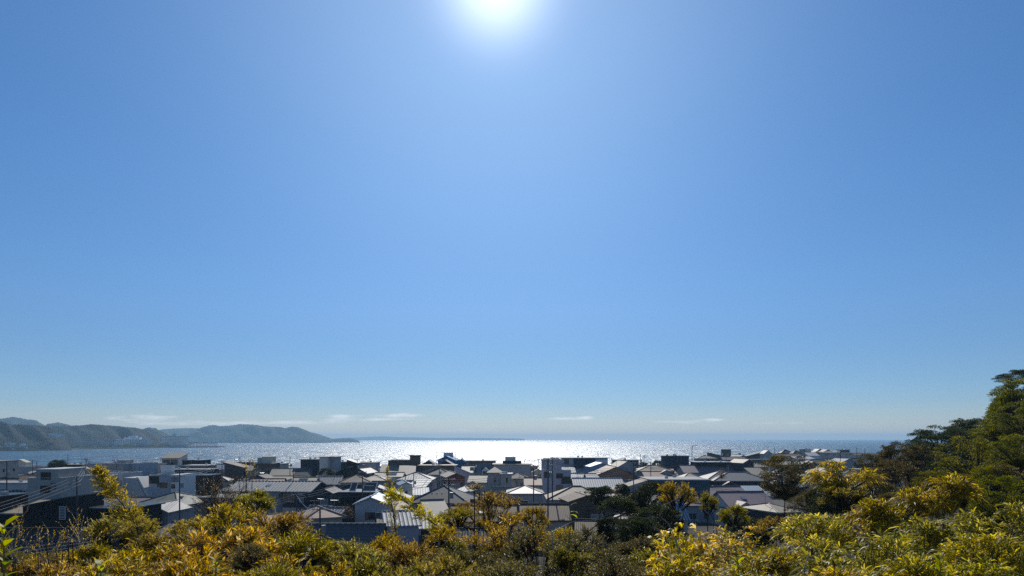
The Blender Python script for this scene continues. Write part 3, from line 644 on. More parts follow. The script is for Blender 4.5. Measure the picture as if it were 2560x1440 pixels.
    # ---- centre left ----
    o, w, d, he, h, Y = H('brown block with two small rooftop towers left of centre at the waterfront', 'flat', 668, 1157, 46, h=10.2, d=9, wall='brown', roof='flat', cat='building')
    s = Y/F; bx(o, 'rooftop_room', WALL['concrete'], -w/2+0.5, -w/2+4.6, -2, 2, h, h+2.2); bx(o, 'rooftop_room', WALL['cream'], w/2-5, w/2-1, -2.5, 2.5, h, h+2.6)
    H('low grey-brown block right of the two small rooftop towers', 'flat', 700, 1158, 30, h=9, d=8, wall='concrete', roof='flat', cat='building')
    H('beige-roofed house with a grey front below the two rooftop towers', 'gx', 650, 1163, 52, h=9.2, d=11, rot=6, wall='grey', roof='cream', pitch=18)
    H('house with a broad beige sloping roof beside the utility pole', 'gx', 711, 1171, 62, h=8.6, d=12, rot=8, wall='beige', roof='cream', pitch=20)
    H('dark pantiled house right of the broad beige roof', 'gx', 757, 1171, 54, h=8.6, d=11, rot=12, wall='grey', roof='tile', pitch=30)
    H('house with a pale vaulted roof edge below the broad beige roof', 'gx', 726, 1190, 74, h=7.2, d=8, wall='light', roof='cream', pitch=14)
    H('house with a smooth peach-beige roof just above the long striped roof', 'gx', 764, 1193, 60, h=7.8, d=9, rot=6, wall='light', roof='cream', pitch=18)
    H('maroon pantiled roof just behind the left half of the long striped roof', 'gx', 672, 1197, 78, h=7.4, d=9, wall='brown', roof='redtile', pitch=18)
    H('small house with a curved dark ridge among the bare twigs', 'gy', 656, 1186, 44, h=7.6, d=8, wall='wood', roof='darktile', pitch=22)
    o, w, d, he, h, Y = H('long house with a striped pale metal roof and a dark glazed gable end', 'gx', 700, 1203, 204, h=8.6, d=14, wall='dark', roof='metal', pitch=15, ribs=0.9, ov=1.0, rot=-4, dark_frames=False, aerial=False)
    H('dark block with a pale top at the waterfront left of the twin towers', 'flat', 782, 1147, 44, h=12, d=9, wall='dark', roof='cream', cat='building', wins=False)
    H('house with a blue-grey lean-to roof left of the dark waterfront block', 'sf', 750, 1157, 30, h=10.2, d=9, wall='dark', roof='bluemetal', pitch=14)
    H('left one of the twin pale towers at the waterfront', 'flat', 815, 1141, 20, h=13.5, d=7, wall='light', roof='flat', cat='tower', wins=False, aerial=False, clutter=False)
    H('right one of the twin pale towers at the waterfront', 'flat', 836, 1141, 20, h=13.4, d=8, wall='grey', roof='flat', cat='tower', wins=False, aerial=False, clutter=False)
    H('house with a shiny blue-white sloping roof below the twin pale towers', 'gx', 802, 1156, 52, h=10, d=12, rot=14, wall='dark', roof='bluemetal', pitch=20)
    H('dark green-black shed behind the steep black roof', 'flat', 858, 1154, 30, h=9.6, d=8, wall='dark', roof='darkmetal', wins=False, cat='building')
    H('dark block with a single sloping roof rising to a point on the left', 'sr', 884, 1148, 24, h=11.4, d=7, wall='black', roof='darkmetal', pitch=18, wins=False, cat='building')
    H('mauve-grey low block with small windows at the waterfront', 'flat', 912, 1155, 66, h=10, d=9, wall='lilac', roof='flat', cat='apartment block', winset=('b', 3.2))
    H('house with a steep black roof falling to the left', 'sl', 846, 1168, 52, h=9.4, d=8, wall='black', roof='darkmetal', pitch=26, wins=False)
    H('small cream-roofed house with one dark window in its gable', 'gy', 808, 1183, 44, h=8.0, d=9, rot=16, wall='light', roof='cream', pitch=24)
    H('house with glinting silver pantiles just above the end of the striped roof', 'gx', 830, 1190, 54, h=7.8, d=10, rot=6, wall='dark', roof='metal', ribs=0.45, pitch=24, edge=TRIMD)
    H('large brown-tiled house with a plain grey side wall left of the centre', 'hip', 890, 1187, 86, h=8.6, d=13, rot=10, wall='grey', roof='browntile', pitch=22)
    H('dark twin-gabled house under the mauve-grey block', 'gy', 912, 1170, 48, h=9, d=10, rot=-10, wall='dark', roof='dark', pitch=28)
    H('house with a pale hipped roof right of the brown-tiled house', 'hip', 938, 1187, 66, h=8.2, d=10, wall='grey', roof='cream', pitch=18)
    H('house with dark ribbed roof behind the tilted roof lights', 'gx', 862, 1213, 76, h=7.6, d=9, wall='dark', roof='darktile', ribs=0.6, pitch=31)
    H('small roof of blue-grey tiles beside the dark glazed gable end', 'gy', 824, 1219, 34, h=7.6, d=9, wall='dark', roof='tile', pitch=26)
    o, w, d, he, h, Y = H('dark house with two tilted glass roof lights in pale frames', 'flat', 906, 1226, 84, h=7.4, d=9, wall='black', roof='darkmetal', wins=False, aerial=False, clutter=False)
    for xx, ww in ((-0.32*w, 1.6), (0.06*w, 3.2)):
        m = MB(); m.prism([(-1.8, 0), (1.4, 1.9), (1.34, 2.0), (-1.86, 0.1)], 'x', 0, ww); f_ = m.build('roof_light', TRIM, o, loc=(xx, -1, h))
        m = MB(); m.prism([(-1.62, 0.236), (1.18, 1.899), (1.17, 1.915), (-1.63, 0.252)], 'x', 0.15, ww-0.15); m.build('pane', GLASS, f_)
    H('blue-grey gabled house with two dark windows, its side wall in shade', 'gy', 936, 1236, 84, h=8.2, d=12, rot=4, wall='bluegrey', roof='bluemetal', pitch=22, dark_frames=True, winset=('a', 3.6))
    H('house with a pinkish hipped roof seen corner-on in front of the striped roof', 'hipy', 800, 1267, 128, h=7.6, d=9, rot=28, wall='beige', roof='pink', pitch=22, ov=0.7)
    H('small black-and-white tiled roof behind the pinkish hipped roof', 'gx', 846, 1269, 42, h=6.4, d=6, rot=-12, wall='dark', roof='metal', ribs=0.6, pitch=20)
    H('long dark roof of horizontal boards in front of the blue-grey house', 'gx', 868, 1310, 178, h=6.6, d=12, wall='dark', roof='boards', pitch=35, wins=False, edge=TRIMD, aerial=False, ridgecap='metal')
    # ---- centre ----
    o, w, d, he, h, Y = H('dark brown waterfront block with a square stair tower at its right end', 'flat', 1008, 1150, 66, h=11.2, d=9, wall='brown', roof='flat', parapet=0.3, cat='apartment block')
    s = Y/F; bx(o, 'stair_tower', WALL['brown'], (1029-1008)*s, (1050-1008)*s, -d/2-0.3, 2, -1, h+10*s); bx(o, 'tower_roof', WALL['dark'], (1027-1008)*s, (1051-1008)*s, -d/2-0.6, 2.4, h+10*s, h+10*s+0.4)
    H('tiny dark grey gable on the shoreline left of the blue netting', 'gy', 1074, 1150, 28, h=10, d=8, wall='dark', roof='dark', pitch=28, wins=False)
    # house wrapped in blue netting
    o, w, d, he, h, Y = H('house under repair wrapped in blue netting at the waterfront', 'gy', 1122, 1139, 50, h=12.2, d=10, rot=-8, wall='bluesheet', roof='bluesheet', pitch=24, wins=False, cat='building', name='netted_house', aerial=False)
    m = MB()
    for xx in (-w/2-0.5, -w/4, 0, w/4, w/2+0.5):
        m.tube([(xx, -d/2-0.7, -0.5), (xx, -d/2-0.7, h+1.6)], 0.06, 4)
    for zz in (3, 6, 9, h, h+1.5): m.tube([(-w/2-0.5, -d/2-0.7, zz), (w/2+0.5, -d/2-0.7, zz)], 0.05, 4)
    m.build('scaffolding', METAL, o, fix=False)
    bx(o, 'hoist_screen', WALL['white'], -w/2+1, w/2-2.4, 2, 2.2, h-1, h+1.4)
    H('small blue netted shed right of the netted house', 'gy', 1155, 1147, 30, h=11, d=8, wall='bluesheet', roof='bluesheet', pitch=30, wins=False, cat='shed', aerial=False)
    H('small house with dark striped gable in front of the blue netting', 'gy', 1116, 1150, 40, h=11, d=8, wall='dark', roof='grey', pitch=30)
    H('low flat brown building right of the blue netting', 'flat', 1203, 1151, 72, h=10.4, d=8, wall='brown', roof='flat', cat='building', winrows=1)
    H('long brick-brown building below the blue netting', 'flat', 1094, 1162, 92, h=9.4, d=9, wall='brown', roof='brown', cat='building', winrows=1)
    H('house with a pale grey-beige slate roof, left one of a pair', 'sf', 978, 1163, 54, h=9.4, d=11, rot=6, wall='beige', roof='beige', pitch=18)
    H('house with a pale grey-beige slate roof, right one of a pair', 'sf', 1018, 1166, 42, h=9.2, d=10, rot=6, wall='beige', roof='beige', pitch=18)
    H('low house with a long cream roof under the pair of beige roofs', 'gx', 975, 1181, 66, h=8.0, d=8, wall='light', roof='cream', pitch=16)
    H('grey pantiled hipped roof below the long brick-brown building', 'hip', 1100, 1171, 62, h=8.8, d=10, wall='grey', roof='tile', pitch=22)
    H('house with a glinting white-tiled hipped roof near the centre', 'hip', 1040, 1181, 86, h=8.4, d=11, wall='light', roof='metal', pitch=20, edge=TRIM)
    H('house with a red-brown gable and a beige roof slope', 'gy', 1132, 1180, 66, h=9.0, d=13, rot=14, wall='rust', roof='beige', pitch=22)
    H('mauve house with one long shiny blue-white roof slope', 'sr', 1158, 1166, 50, h=9.8, d=9, rot=10, wall='lilac', roof='white', pitch=22, wins=False)
    o, w, d, he, h, Y = H('house with a grey roof and a small white dormer near the centre', 'gx', 1182, 1163, 48, h=9.6, d=11, wall='grey', roof='grey', pitch=24)
    m = MB(); m.prism([(-1, 0), (1, 0), (1, 1.4), (0, 2.0), (-1, 1.4)], 'y', -2.2, 2.0); dm = m.build('dormer', WALL['white'], o, loc=(1.5, -1.8, he+0.6)); add_win(dm, 'b', 0, -2.2, 0.25, 0)
    o, w, d, he, h, Y = H('narrow house with a steep mansard roof and tall white dormer window', 'gx', 1218, 1160, 46, h=10.2, d=10, wall='beige', roof='grey', pitch=42)
    m = MB(); m.prism([(-1.3, 0), (1.3, 0), (1.3, 2.4), (0, 3.4), (-1.3, 2.4)], 'y', -2.5, 2.0); dm = m.build('dormer', WALL['white'], o, loc=(-0.5, -2.2, he+0.1)); add_win(dm, 'a', 0, -2.5, 0.7, 0)
    H('grey square tower house with a pointed pyramid roof', 'pyr', 1237, 1167, 34, h=10.8, d=6.2, wall='grey', roof='cream', pitch=34, winset=('e', 3.0), ov=0.35, aerial=False)
    H('dark grey box house with a white flat top attached right of the pointed tower', 'flat', 1266, 1183, 26, h=8.8, d=6.5, wall='concrete', roof='white', edge=TRIM, winset=('e', 3.0))
    H('house with a pale grey slate roof left of the pointed tower', 'gx', 1202, 1187, 56, h=8.0, d=11, rot=-5, wall='beige', roof='beige', pitch=20)
    o, w, d, he, h, Y = H('grey waterfront building with a stepped rooftop room like a ship bridge', 'flat', 1281, 1159, 92, h=10.4, d=12, wall='grey', roof='beige', cat='building', winrows=1)
    s = Y/F; bx(o, 'rooftop_deck', WALL['dark'], -24*s, 22*s, -3, 3, h+0.003, h+7*s); bx(o, 'rooftop_room', WALL['light'], -18*s, 8*s, -2, 2, h+7*s, h+17*s)
    m = MB(); m.tube([(2*s, 0, h+17*s), (2*s, 0, h+26*s)], 0.09, 5); m.build('mast', METAL, o, fix=False)
    H('grey building with a beige roof corner right under the stepped rooftop room', 'flat', 1292, 1166, 70, h=9.2, d=10, wall='grey', roof='beige', cat='building', winrows=1)
    H('house with dark hipped pantiles and pale ribs right of the grey box house', 'hip', 1293, 1181, 52, h=8.2, d=10, wall='grey', roof='tile', pitch=24)
    H('house with a pinkish-beige roof left of the tall blue-white building', 'gx', 1336, 1194, 46, h=7.8, d=10, wall='beige', roof='pink', pitch=20)
    H('grey house with a broad hipped roof and a dark open front under a pole', 'hip', 1312, 1214, 84, h=7.6, d=12, wall='beige', roof='grey', pitch=18, winset=('c', None))
    H('small blue-white gabled house left of the centre with a dark blue roof side', 'gy', 1012, 1202, 48, h=8.0, d=10, rot=14, wall='light', roof='bluemetal', pitch=24)
    H('low roof of many-coloured glinting tiles beside the small blue-white house', 'sf', 1050, 1201, 48, h=7.0, d=8, rot=-8, wall='grey', roof='metal', pitch=12)
    H('small white roof between the coloured tiles and the big striped hipped roof', 'sf', 1052, 1222, 40, h=6.4, d=6, rot=8, wall='light', roof='white', pitch=12)
    H('house with a long bright white roof slope falling to the right, behind the bamboo', 'sr', 988, 1216, 82, h=8.0, d=8, rot=8, wall='light', roof='white', pitch=20, wins=False)
    H('large dark-and-white striped hipped roof in the centre beside a black pole', 'hip', 1110, 1213, 146, h=8.6, d=14, rot=-5, wall='beige', roof='tile', pitch=26, ov=0.9, ridgecap='metal')
    H('house with a beige shingle roof in front of the striped hipped roof', 'gx', 1080, 1249, 92, h=7.6, d=11, rot=20, wall='lilac', roof='beige', pitch=22, edge=TRIMD)
    H('low house with a dark canopy beside the blue-grey gabled house', 'sf', 975, 1256, 90, h=5.6, d=6, wall='dark', roof='brown', pitch=12, wins=False)
    H('house with a wide white corrugated roof in the centre foreground', 'gx', 1000, 1277, 110, h=7.0, d=11, rot=14, wall='lilac', roof='white', pitch=18, ribs=0.7, wins=False, aerial=False)
    H('small white metal roof right of the wide white corrugated roof', 'sf', 1078, 1293, 62, h=5.6, d=6, rot=8, wall='dark', roof='white', pitch=14, ribs=0.6, wins=False, aerial=False)
    H('house with brown pantiles largely hidden by the round golden bush', 'gx', 1210, 1262, 150, h=7.6, d=12, wall='beige', roof='browntile', pitch=20, wins=False)
    H('house with grey-brown pantiles right of the round golden bush', 'gx', 1360, 1260, 110, h=7.6, d=12, wall='beige', roof='browntile', pitch=20, wins=False)
    H('low house with glittering grey pantiles behind the centre bushes', 'gx', 1172, 1322, 120, h=6.2, d=9, wall='dark', roof='tile', ribs=0.45, pitch=20, wins=False, aerial=False)
    # ---- centre right ----
    o, w, d, he, h, Y = H('tall narrow blue-white building with square dark windows right of centre', 'flat', 1378, 1147, 46, h=13.8, d=10, wall='lilac', roof='flat', parapet=0.5, cat='apartment block', wins=False)
    s = Y/F
    bx(o, 'lower_wing', WALL['bluegrey'], 23*s, 46*s, -d/2, 3, -1, h-26*s); bx(o, 'roof_slab', WALL['concrete'], -25*s, -10*s, -d/2-0.4, 1, h-6*s, h-1.5*s)
    bx(o, 'wall_band', WALL['light'], -23.3*s, 23.3*s, -d/2-0.12, -d/2-0.003, h-21*s, h-18.5*s)
    for (px, py, k_) in ((1396, 1193, 'a'), (1396, 1221, 'a'), (1362, 1192, 'e')): add_win(o, k_, (px-1378)*s, -d/2, h-(py-1147)*s, 0, True)
    add_win(o, 'c', (1412-1378)*s, -d/2, h-(1206-1147)*s, 0, True)
    o, w, d, he, h, Y = H('long waterfront building with a pale green roof and a dark glass screen', 'flat', 1448, 1143, 134, h=12.2, d=11, wall='bluegrey', roof='palegreen', cat='building', wins=False, ov=0.8)
    s = Y/F; bx(o, 'glass_screen', WALL['navy'], (1431-1448)*s, (1484-1448)*s, -d/2-0.3, -d/2-0.003, h-28*s, h-3*s); bx(o, 'panel', WALL['white'], (1486-1448)*s, (1515-1448)*s, -d/2-0.25, -d/2-0.004, h-14*s, h-5*s)
    bx(o, 'shutter', WALL['brown'], (1408-1448)*s, (1420-1448)*s, -d/2-0.1, -d/2-0.003, h-16*s, h-4*s); railing(o, -w/2, -w/8, -d/2-0.6, h-22*s, 1.0)
    H('small house with a shiny white roof just right of the tall blue-white building', 'sf', 1420, 1170, 32, h=8.4, d=8, wall='grey', roof='white', pitch=16)
    H('light blue gabled house left of the orange-brown house', 'gy', 1496, 1155, 66, h=10.6, d=12, rot=8, wall='blue', roof='bluemetal', pitch=18, edge=TRIM)
    H('grey gabled house with a beige roof edge behind the orange-brown house', 'gy', 1556, 1152, 56, h=10.8, d=12, rot=8, wall='grey', roof='cream', pitch=30, edge=TRIM)
    H('low dark block with white posts on the shoreline behind the grey gable', 'flat', 1563, 1149, 60, h=10.2, d=8, wall='dark', roof='flat', edge=TRIM, cat='building', wins=False)
    H('weathered grey sheet-roofed sheds left of the light blue house', 'sf', 1458, 1163, 36, h=8.8, d=8, wall='dark', roof='beige', pitch=12)
    o, w, d, he, h, Y = H('orange-brown gabled house with six dark windows', 'gy', 1528, 1165, 96, h=9.6, d=13, rot=6, wall='orange', roof='pink', pitch=22, wins=False, ov=1.0, edge=TRIMD)
    for i, (k_, xx) in enumerate((('b', -.36), ('b', -.24), ('a', -.08), ('a', .1), ('b', .24), ('b', .36))): add_win(o, k_, xx*w, -d/2, 3.9, 0, True)
    H('small house with a cyan-white roof right of the tall blue-white building', 'gx', 1440, 1183, 50, h=7.8, d=9, rot=-14, wall='light', roof='white', pitch=20)
    H('low grey roof with a single skylight behind the long white roof', 'gx', 1470, 1184, 46, h=7.2, d=8, rot=10, wall='grey', roof='grey', pitch=18)
    H('long building with a plain white sheet roof right of centre', 'gx', 1492, 1195, 118, h=8.0, d=12, wall='brown', roof='white', pitch=20, wins=False, aerial=False)
    H('house with a wide brown hipped roof below the long white roof', 'hip', 1442, 1215, 148, h=8.0, d=13, wall='lilac', roof='brown', pitch=22, edge=TRIM, ridgecap='cream')
    H('timber porch house with a low brown gable under the wide brown hipped roof', 'gy', 1452, 1234, 94, h=7.0, d=10, rot=8, wall='wood', roof='browntile', pitch=18, ridgecap='cream')
    H('low house with a reddish tiled roof left of the round dark tree', 'gx', 1532, 1231, 100, h=6.8, d=11, rot=6, wall='brown', roof='redtile', pitch=20)
    H('black box-like building standing high on the shoreline right of centre', 'flat', 1687, 1139, 58, h=12.6, d=9, wall='navy', roof='darkmetal', cat='building', wins=False, aerial=False, edge=TRIMD)
    H('house with a brown hipped roof left of the black box building', 'hip', 1632, 1163, 86, h=9.2, d=12, wall='grey', roof='brown', pitch=18)
    H('low annex with a pinkish-brown sheet roof, left of two', 'sf', 1634, 1175, 50, h=7.6, d=8, wall='beige', roof='pink', pitch=16)
    H('low annex with a pinkish-brown sheet roof, right of two', 'sf', 1670, 1174, 34, h=7.6, d=8, wall='beige', roof='pink', pitch=14)
    H('wide building with a plain mauve-grey roof right of the black box building', 'gx', 1762, 1163, 122, h=9.0, d=14, wall='grey', roof='mauve', pitch=20, winrows=1)
    H('dark flat box with a thin white top line behind the wide mauve-grey roof', 'flat', 1776, 1154, 86, h=10.4, d=9, wall='black', roof='white', edge=TRIM, cat='building', wins=False)
    o, w, d, he, h, Y = H('big plain teal-clad building with a thin pale roof edge', 'flat', 1684, 1195, 146, h=9.8, d=13, wall='teal', roof='flat', cat='building', wins=False, edge=TRIM, ov=0.15)
    m = MB(); m.prism([(-w/2-0.003, h-0.2), (-w/2-0.003, h-1.2), (-w/2-8.5, h-3.6), (-w/2-8.5, h-2.9)], 'y', -5, 4); m.build('sheet_cover', surf('beige_tarpaulin', (0.42, 0.36, 0.29), var=0.3, scale=1.2), o)
    H('pale hipped roof end poking up behind the teal-clad building', 'hip', 1722, 1182, 50, h=9.4, d=10, wall='grey', roof='cream', pitch=26, wins=False)
    H('dark-roofed house with a bright cream hip end, left of the long dark grey house', 'hip', 1800, 1177, 90, h=9.8, d=13, wall='dark', roof='grey', pitch=22, wins=False, ridgecap='cream')
    H('long dark grey house with a low roof and one lit window spot', 'hip', 1840, 1180, 134, h=9.6, d=12, wall='dark', roof='grey', pitch=20, winset=('a', 3.6), winrows=1)
    H('tall narrow house with a cream gable roof and white shutters', 'gy', 1855, 1147, 44, h=11.8, d=9, rot=16, wall='dark', roof='cream', pitch=28, winset=('c', 6.4), winrows=1, aerial=False)
    H('small house with a cream sloping roof right of the narrow shuttered house', 'sf', 1896, 1172, 44, h=9.4, d=9, rot=8, wall='grey', roof='cream', pitch=18)
    H('grey house with a low cream-edged roof just behind the narrow shuttered house', 'hip', 1890, 1158, 44, h=9.2, d=9, wall='grey', roof='cream', pitch=18)
    H('low house with a dull mauve roof under the long dark grey house', 'gx', 1800, 1216, 110, h=7.6, d=10, rot=8, wall='grey', roof='mauve', pitch=20)
    H('low flat house with a blue-white roof strip under the long dark grey house', 'sf', 1872, 1218, 70, h=7.4, d=8, wall='grey', roof='bluemetal', pitch=12)
    H('large house with a plain mauve roof and pale gable left of the dark tree', 'gx', 1850, 1229, 126, h=7.8, d=13, rot=6, wall='light', roof='mauve', pitch=22, winset=('b', None))
    H('low shed with a blue sheet roof in front of the large mauve roof', 'sf', 1880, 1257, 76, h=5.0, d=6, wall='grey', roof='bluemetal', pitch=10)
    H('small house with old cream shingles half hidden under the dark tree', 'hip', 1922, 1258, 96, h=6.4, d=11, rot=20, wall='dark', roof='cream', pitch=22, ov=0.8)
    H('big pinkish-brown pantiled roof in the foreground behind twigs', 'gx', 1530, 1300, 190, h=7.2, d=13, rot=-6, wall='brown', roof='browntile', pitch=20, wins=False, aerial=False)
    # ---- right: the skyline of small dark houses ----
    H('grey house with a low curved pale roof below the street lamp', 'hip', 1763, 1139, 46, h=10.4, d=9, wall='grey', roof='beige', pitch=16)
    H('dark angular house right of the low curved pale roof', 'sr', 1790, 1132, 36, h=11.0, d=8, wall='brown', roof='dark', pitch=14)
    o, w, d, he, h, Y = H('dark brown square lookout tower rising above the roofs on the right', 'flat', 1815, 1123, 18, h=13.4, d=6, wall='brown', roof='flat', cat='tower', aerial=False, clutter=False, winset=('a', 9.5), winrows=1)
    H('low brown-roofed house at the foot of the square lookout tower', 'gx', 1830, 1142, 54, h=9.8, d=9, wall='brown', roof='mauve', pitch=18)
    H('yellowish-brown house with a chimney-like block on its roof', 'gy', 1846, 1137, 30, h=10.8, d=8, rot=20, wall='beige', roof='beige', pitch=24, chimney=True)
    H('dark house with a pointed left gable above the red-brown terrace', 'sl', 1884, 1129, 40, h=11.0, d=8, wall='dark', roof='dark', pitch=14)
    H('upright dark house with a rounded top beside a pole on the right', 'gy', 1915, 1125, 18, h=12.6, d=7, wall='grey', roof='dark', pitch=40, winset=('b', 7))
    H('long red-brown terrace wall low on the right', 'flat', 1906, 1148, 92, h=8.6, d=8, wall='brown', roof='dark', cat='terrace', winrows=1)
    H('house with a domed brown roof, first of the two brown domes', 'hip', 1963, 1124, 28, h=11.4, d=8, wall='brown', roof='brown', pitch=30, wins=False)
    H('house with a domed brown roof, right one of the two brown domes', 'hip', 1989, 1125, 22, h=11.2, d=8, wall='brown', roof='brown', pitch=34, wins=False)
    H('long low olive-brown roof below the two brown domes', 'gx', 1962, 1135, 70, h=9.6, d=9, wall='beige', roof='brown', pitch=16)
    H('dark square house between the brown domes and the zigzag roofs', 'flat', 2013, 1123, 20, h=11.6, d=7, wall='grey', roof='dark', wins=False)
    H('small bright white shed roof low under the dark square house', 'sf', 2030, 1132, 26, h=9.4, d=7, wall='white', roof='white', pitch=16, wins=False)
    H('dark house with zigzag roofs, left peak', 'gy', 2044, 1122, 22, h=11.4, d=8, wall='brown', roof='dark', pitch=34, wins=False)
    H('dark house with zigzag roofs, right peak', 'gy', 2064, 1123, 20, h=11.4, d=8, wall='brown', roof='dark', pitch=30, wins=False)
    H('long grey waterfront terrace right of the zigzag roofs', 'flat', 2100, 1131, 90, h=9.0, d=9, wall='grey', roof='flat', cat='terrace')
    H('small block with rooftop tanks on the long grey terrace line', 'flat', 2108, 1124, 22, h=11.2, d=7, wall='dark', roof='flat', cat='building', wins=False)
    H('low brown roof at the far right end of the waterfront', 'gx', 2170, 1133, 80, h=9.0, d=10, wall='beige', roof='brown', pitch=14)
    H('house with a large dark roof and black shaded gable at the right end of town', 'gx', 2180, 1146, 100, h=9.4, d=13, wall='black', roof='darktile', pitch=22)
    H('house with a pale cream vaulted roof behind the dark rounded tree', 'gx', 1952, 1152, 74, h=9.2, d=11, rot=-8, wall='light', roof='cream', pitch=16)
    H('house with a pale blue-white flat roof right of the cream vaulted roof', 'sf', 2008, 1142, 44, h=8.8, d=9, wall='light', roof='white', pitch=8)
    H('large navy house with a dark hipped roof and solar panels', 'hip', 2038, 1148, 86, h=10.4, d=13, wall='navy', roof='dark', pitch=18)
    H('pale cream roof slope standing steep in front of the navy house', 'sl', 2036, 1171, 52, h=9.6, d=7, rot=10, wall='beige', roof='cream', pitch=24, wins=False)
    H('grey house with a small white gable roof right of the navy house', 'gy', 2105, 1146, 44, h=9.4, d=10, rot=14, wall='grey', roof='white', pitch=22)
    H('grey garage-like building behind the yellow bamboo on the right', 'flat', 2168, 1172, 60, h=8.0, d=9, wall='grey', roof='flat', cat='building', wins=False)
town()
# ---- filler houses of the dense blocks in between, kept off the ones above ----
FILL_R = ['tile', 'grey', 'dark', 'brown', 'tile', 'browntile', 'darktile', 'grey', 'beige', 'darktile', 'browntile', 'mauve', 'bluemetal', 'metal', 'cream', 'white', 'redtile']
RN = dict(tile='grey pantiled', grey='grey slate', dark='dark slate', brown='brown', beige='beige', darktile='black pantiled', browntile='brown pantiled', mauve='mauve-grey', bluemetal='blue-grey metal', metal='pale metal', cream='cream', white='white', redtile='maroon tiled')
WN = ['grey', 'light', 'beige', 'lilac', 'dark', 'brown', 'cream', 'wood', 'bluegrey']
WNN = dict(grey='grey', light='pale', beige='beige', lilac='mauve', dark='dark', brown='brown', cream='cream', wood='timber', bluegrey='blue-grey')
def filler():
    rf = random.Random(21); main = list(LAND); n = 0; used = set()
    Y = 135.0
    while Y < 640:
        step = 11+Y*0.009
        x = -0.80*Y
        while x < 0.56*Y:
            x += step*rf.uniform(0.85, 1.2)
            yy = Y+rf.uniform(-4, 4); px = XC+x/yy*F
            if yy > shore_y(x)-35 or px < -60 or px > 2230: continue
            w = rf.uniform(6, 9.5); d = rf.uniform(6, 9); h = rf.uniform(5.2, 7.4) if yy < 330 else rf.uniform(6.0, 8.2)
            if any(math.hypot(x-b['x'], yy-b['Y']) < b['r']*0.64+4.0 for b in LAND): continue
            py = YH+F*(CZ-4-h)/yy; wp = w*F/yy; bad = False
            for b in main:
                ox = min(px+wp/2, b['x1'])-max(px-wp/2, b['x0'])
                if b['Y'] > yy and ox > 0.12*wp and py < b['yt']+0.42*(b['yb']-b['yt']): bad = True; break
            if bad or n >= 142 or rf.random() < 0.26: continue
            k = rf.choice(['gx', 'gx', 'gy', 'hip', 'hip', 'hipy', 'flat']); rk = rf.choice(FILL_R); wk = rf.choice(WN)
            # label: its look and the nearest landmark of the town
            best = sorted(main, key=lambda b: abs((b['x0']+b['x1'])/2-px)+2.0*abs(b['yt']-py))
            lab = None
            for b in best[:12]:
                dx = (b['x0']+b['x1'])/2-px
                if abs(dx) > 20: rel = 'right of the' if dx < 0 else 'left of the'
                else: rel = 'just before the' if b['Y'] > yy else 'just behind the'
                ws = b['label'].split()
                core = ' '.join(ws[:7])
                c = ('%s %s roof, %s %s' % ('flat' if k == 'flat' else {'gx': 'gabled', 'gy': 'gable-fronted', 'hip': 'hipped', 'hipy': 'hipped'}[k], RN[rk], rel, core))
                c = 'low house, ' + c
                while len(c.replace('-', ' ').split()) > 16: c = ' '.join(c.split()[:-1])
                while c.split()[-1] in ('a', 'and', 'with', 'the', 'of', 'at', 'under', 'behind', 'in', 'to', 'its', 'one', 'by', 'on', 'two', 'front', 'left', 'right', 'below', 'above', 'beside'): c = ' '.join(c.split()[:-1])
                if c not in used: lab = c; break
            if lab is None: continue
            used.add(lab)
            house(lab, k, px, py, wp*(1.0), h=h, Y=yy, d=d, rot=rf.choice([0, 0, 8, -8, 14, -14, 20]), pitch=rf.choice([19, 22, 25, 28, 34, 36]), wall=wk, roof=('flat' if k == 'flat' else rk), parapet=0.0,
                  group='low houses packed between the larger ones', winrows=None if yy < 260 else 1)
            n += 1
        Y += step
    print('fillers', n)
filler()
# ---------------- foliage ----------------
def nrm(a): return a/np.maximum(np.linalg.norm(a, axis=-1, keepdims=True), 1e-9)
def leaf_mesh(name, P, D, U, L_, W_, tint, mat, droop=0.25, long=False):
    """P base, D direction, U up-ish normal, L_/W_ length and width arrays, tint 0..1"""
    n = len(P); D = nrm(D); S = nrm(np.cross(D, U)); Nn = nrm(np.cross(S, D)); L_ = L_[:, None]; W_ = W_[:, None]
    g = np.array([0, 0, -1.0])
    if long:
        a = P; m1 = P+D*L_*0.3+g*L_*droop*0.05; m2 = P+D*L_*0.68+g*L_*droop*0.35; tp = P+D*L_*0.97+g*L_*droop*0.9
        fold = Nn*W_*0.16
        V = np.stack([a, m1-S*W_*0.5+fold, m1+S*W_*0.5+fold, m2-S*W_*0.42+fold, m2+S*W_*0.42+fold, tp], 1).reshape(-1, 3)
        b = (np.arange(n)*6)[:, None]
        F3 = np.concatenate([b+np.array([0, 2, 1]), b+np.array([1, 2, 4]), b+np.array([1, 4, 3]), b+np.array([3, 4, 5])], 1).reshape(-1, 3); k = 6
    else:
        m1 = P+D*L_*0.5+Nn*W_*0.12; tp = P+D*L_+g*L_*droop*0.4
        V = np.stack([P, m1-S*W_*0.5, tp, m1+S*W_*0.5], 1).reshape(-1, 3); b = (np.arange(n)*4)[:, None]
        F3 = np.concatenate([b+np.array([0, 3, 2]), b+np.array([0, 2, 1])], 1).reshape(-1, 3); k = 4
    me = bpy.data.meshes.new(name); me.vertices.add(len(V)); me.vertices.foreach_set('co', V.astype(np.float32).ravel())
    nf = len(F3); me.loops.add(nf*3); me.loops.foreach_set('vertex_index', F3.astype(np.int32).ravel())
    me.polygons.add(nf); me.polygons.foreach_set('loop_start', np.arange(nf, dtype=np.int32)*3)
    at = me.attributes.new('tint', 'FLOAT', 'POINT'); at.data.foreach_set('value', np.repeat(tint, k).astype(np.float32))
    me.materials.append(mat); me.update(calc_edges=True)
    return me
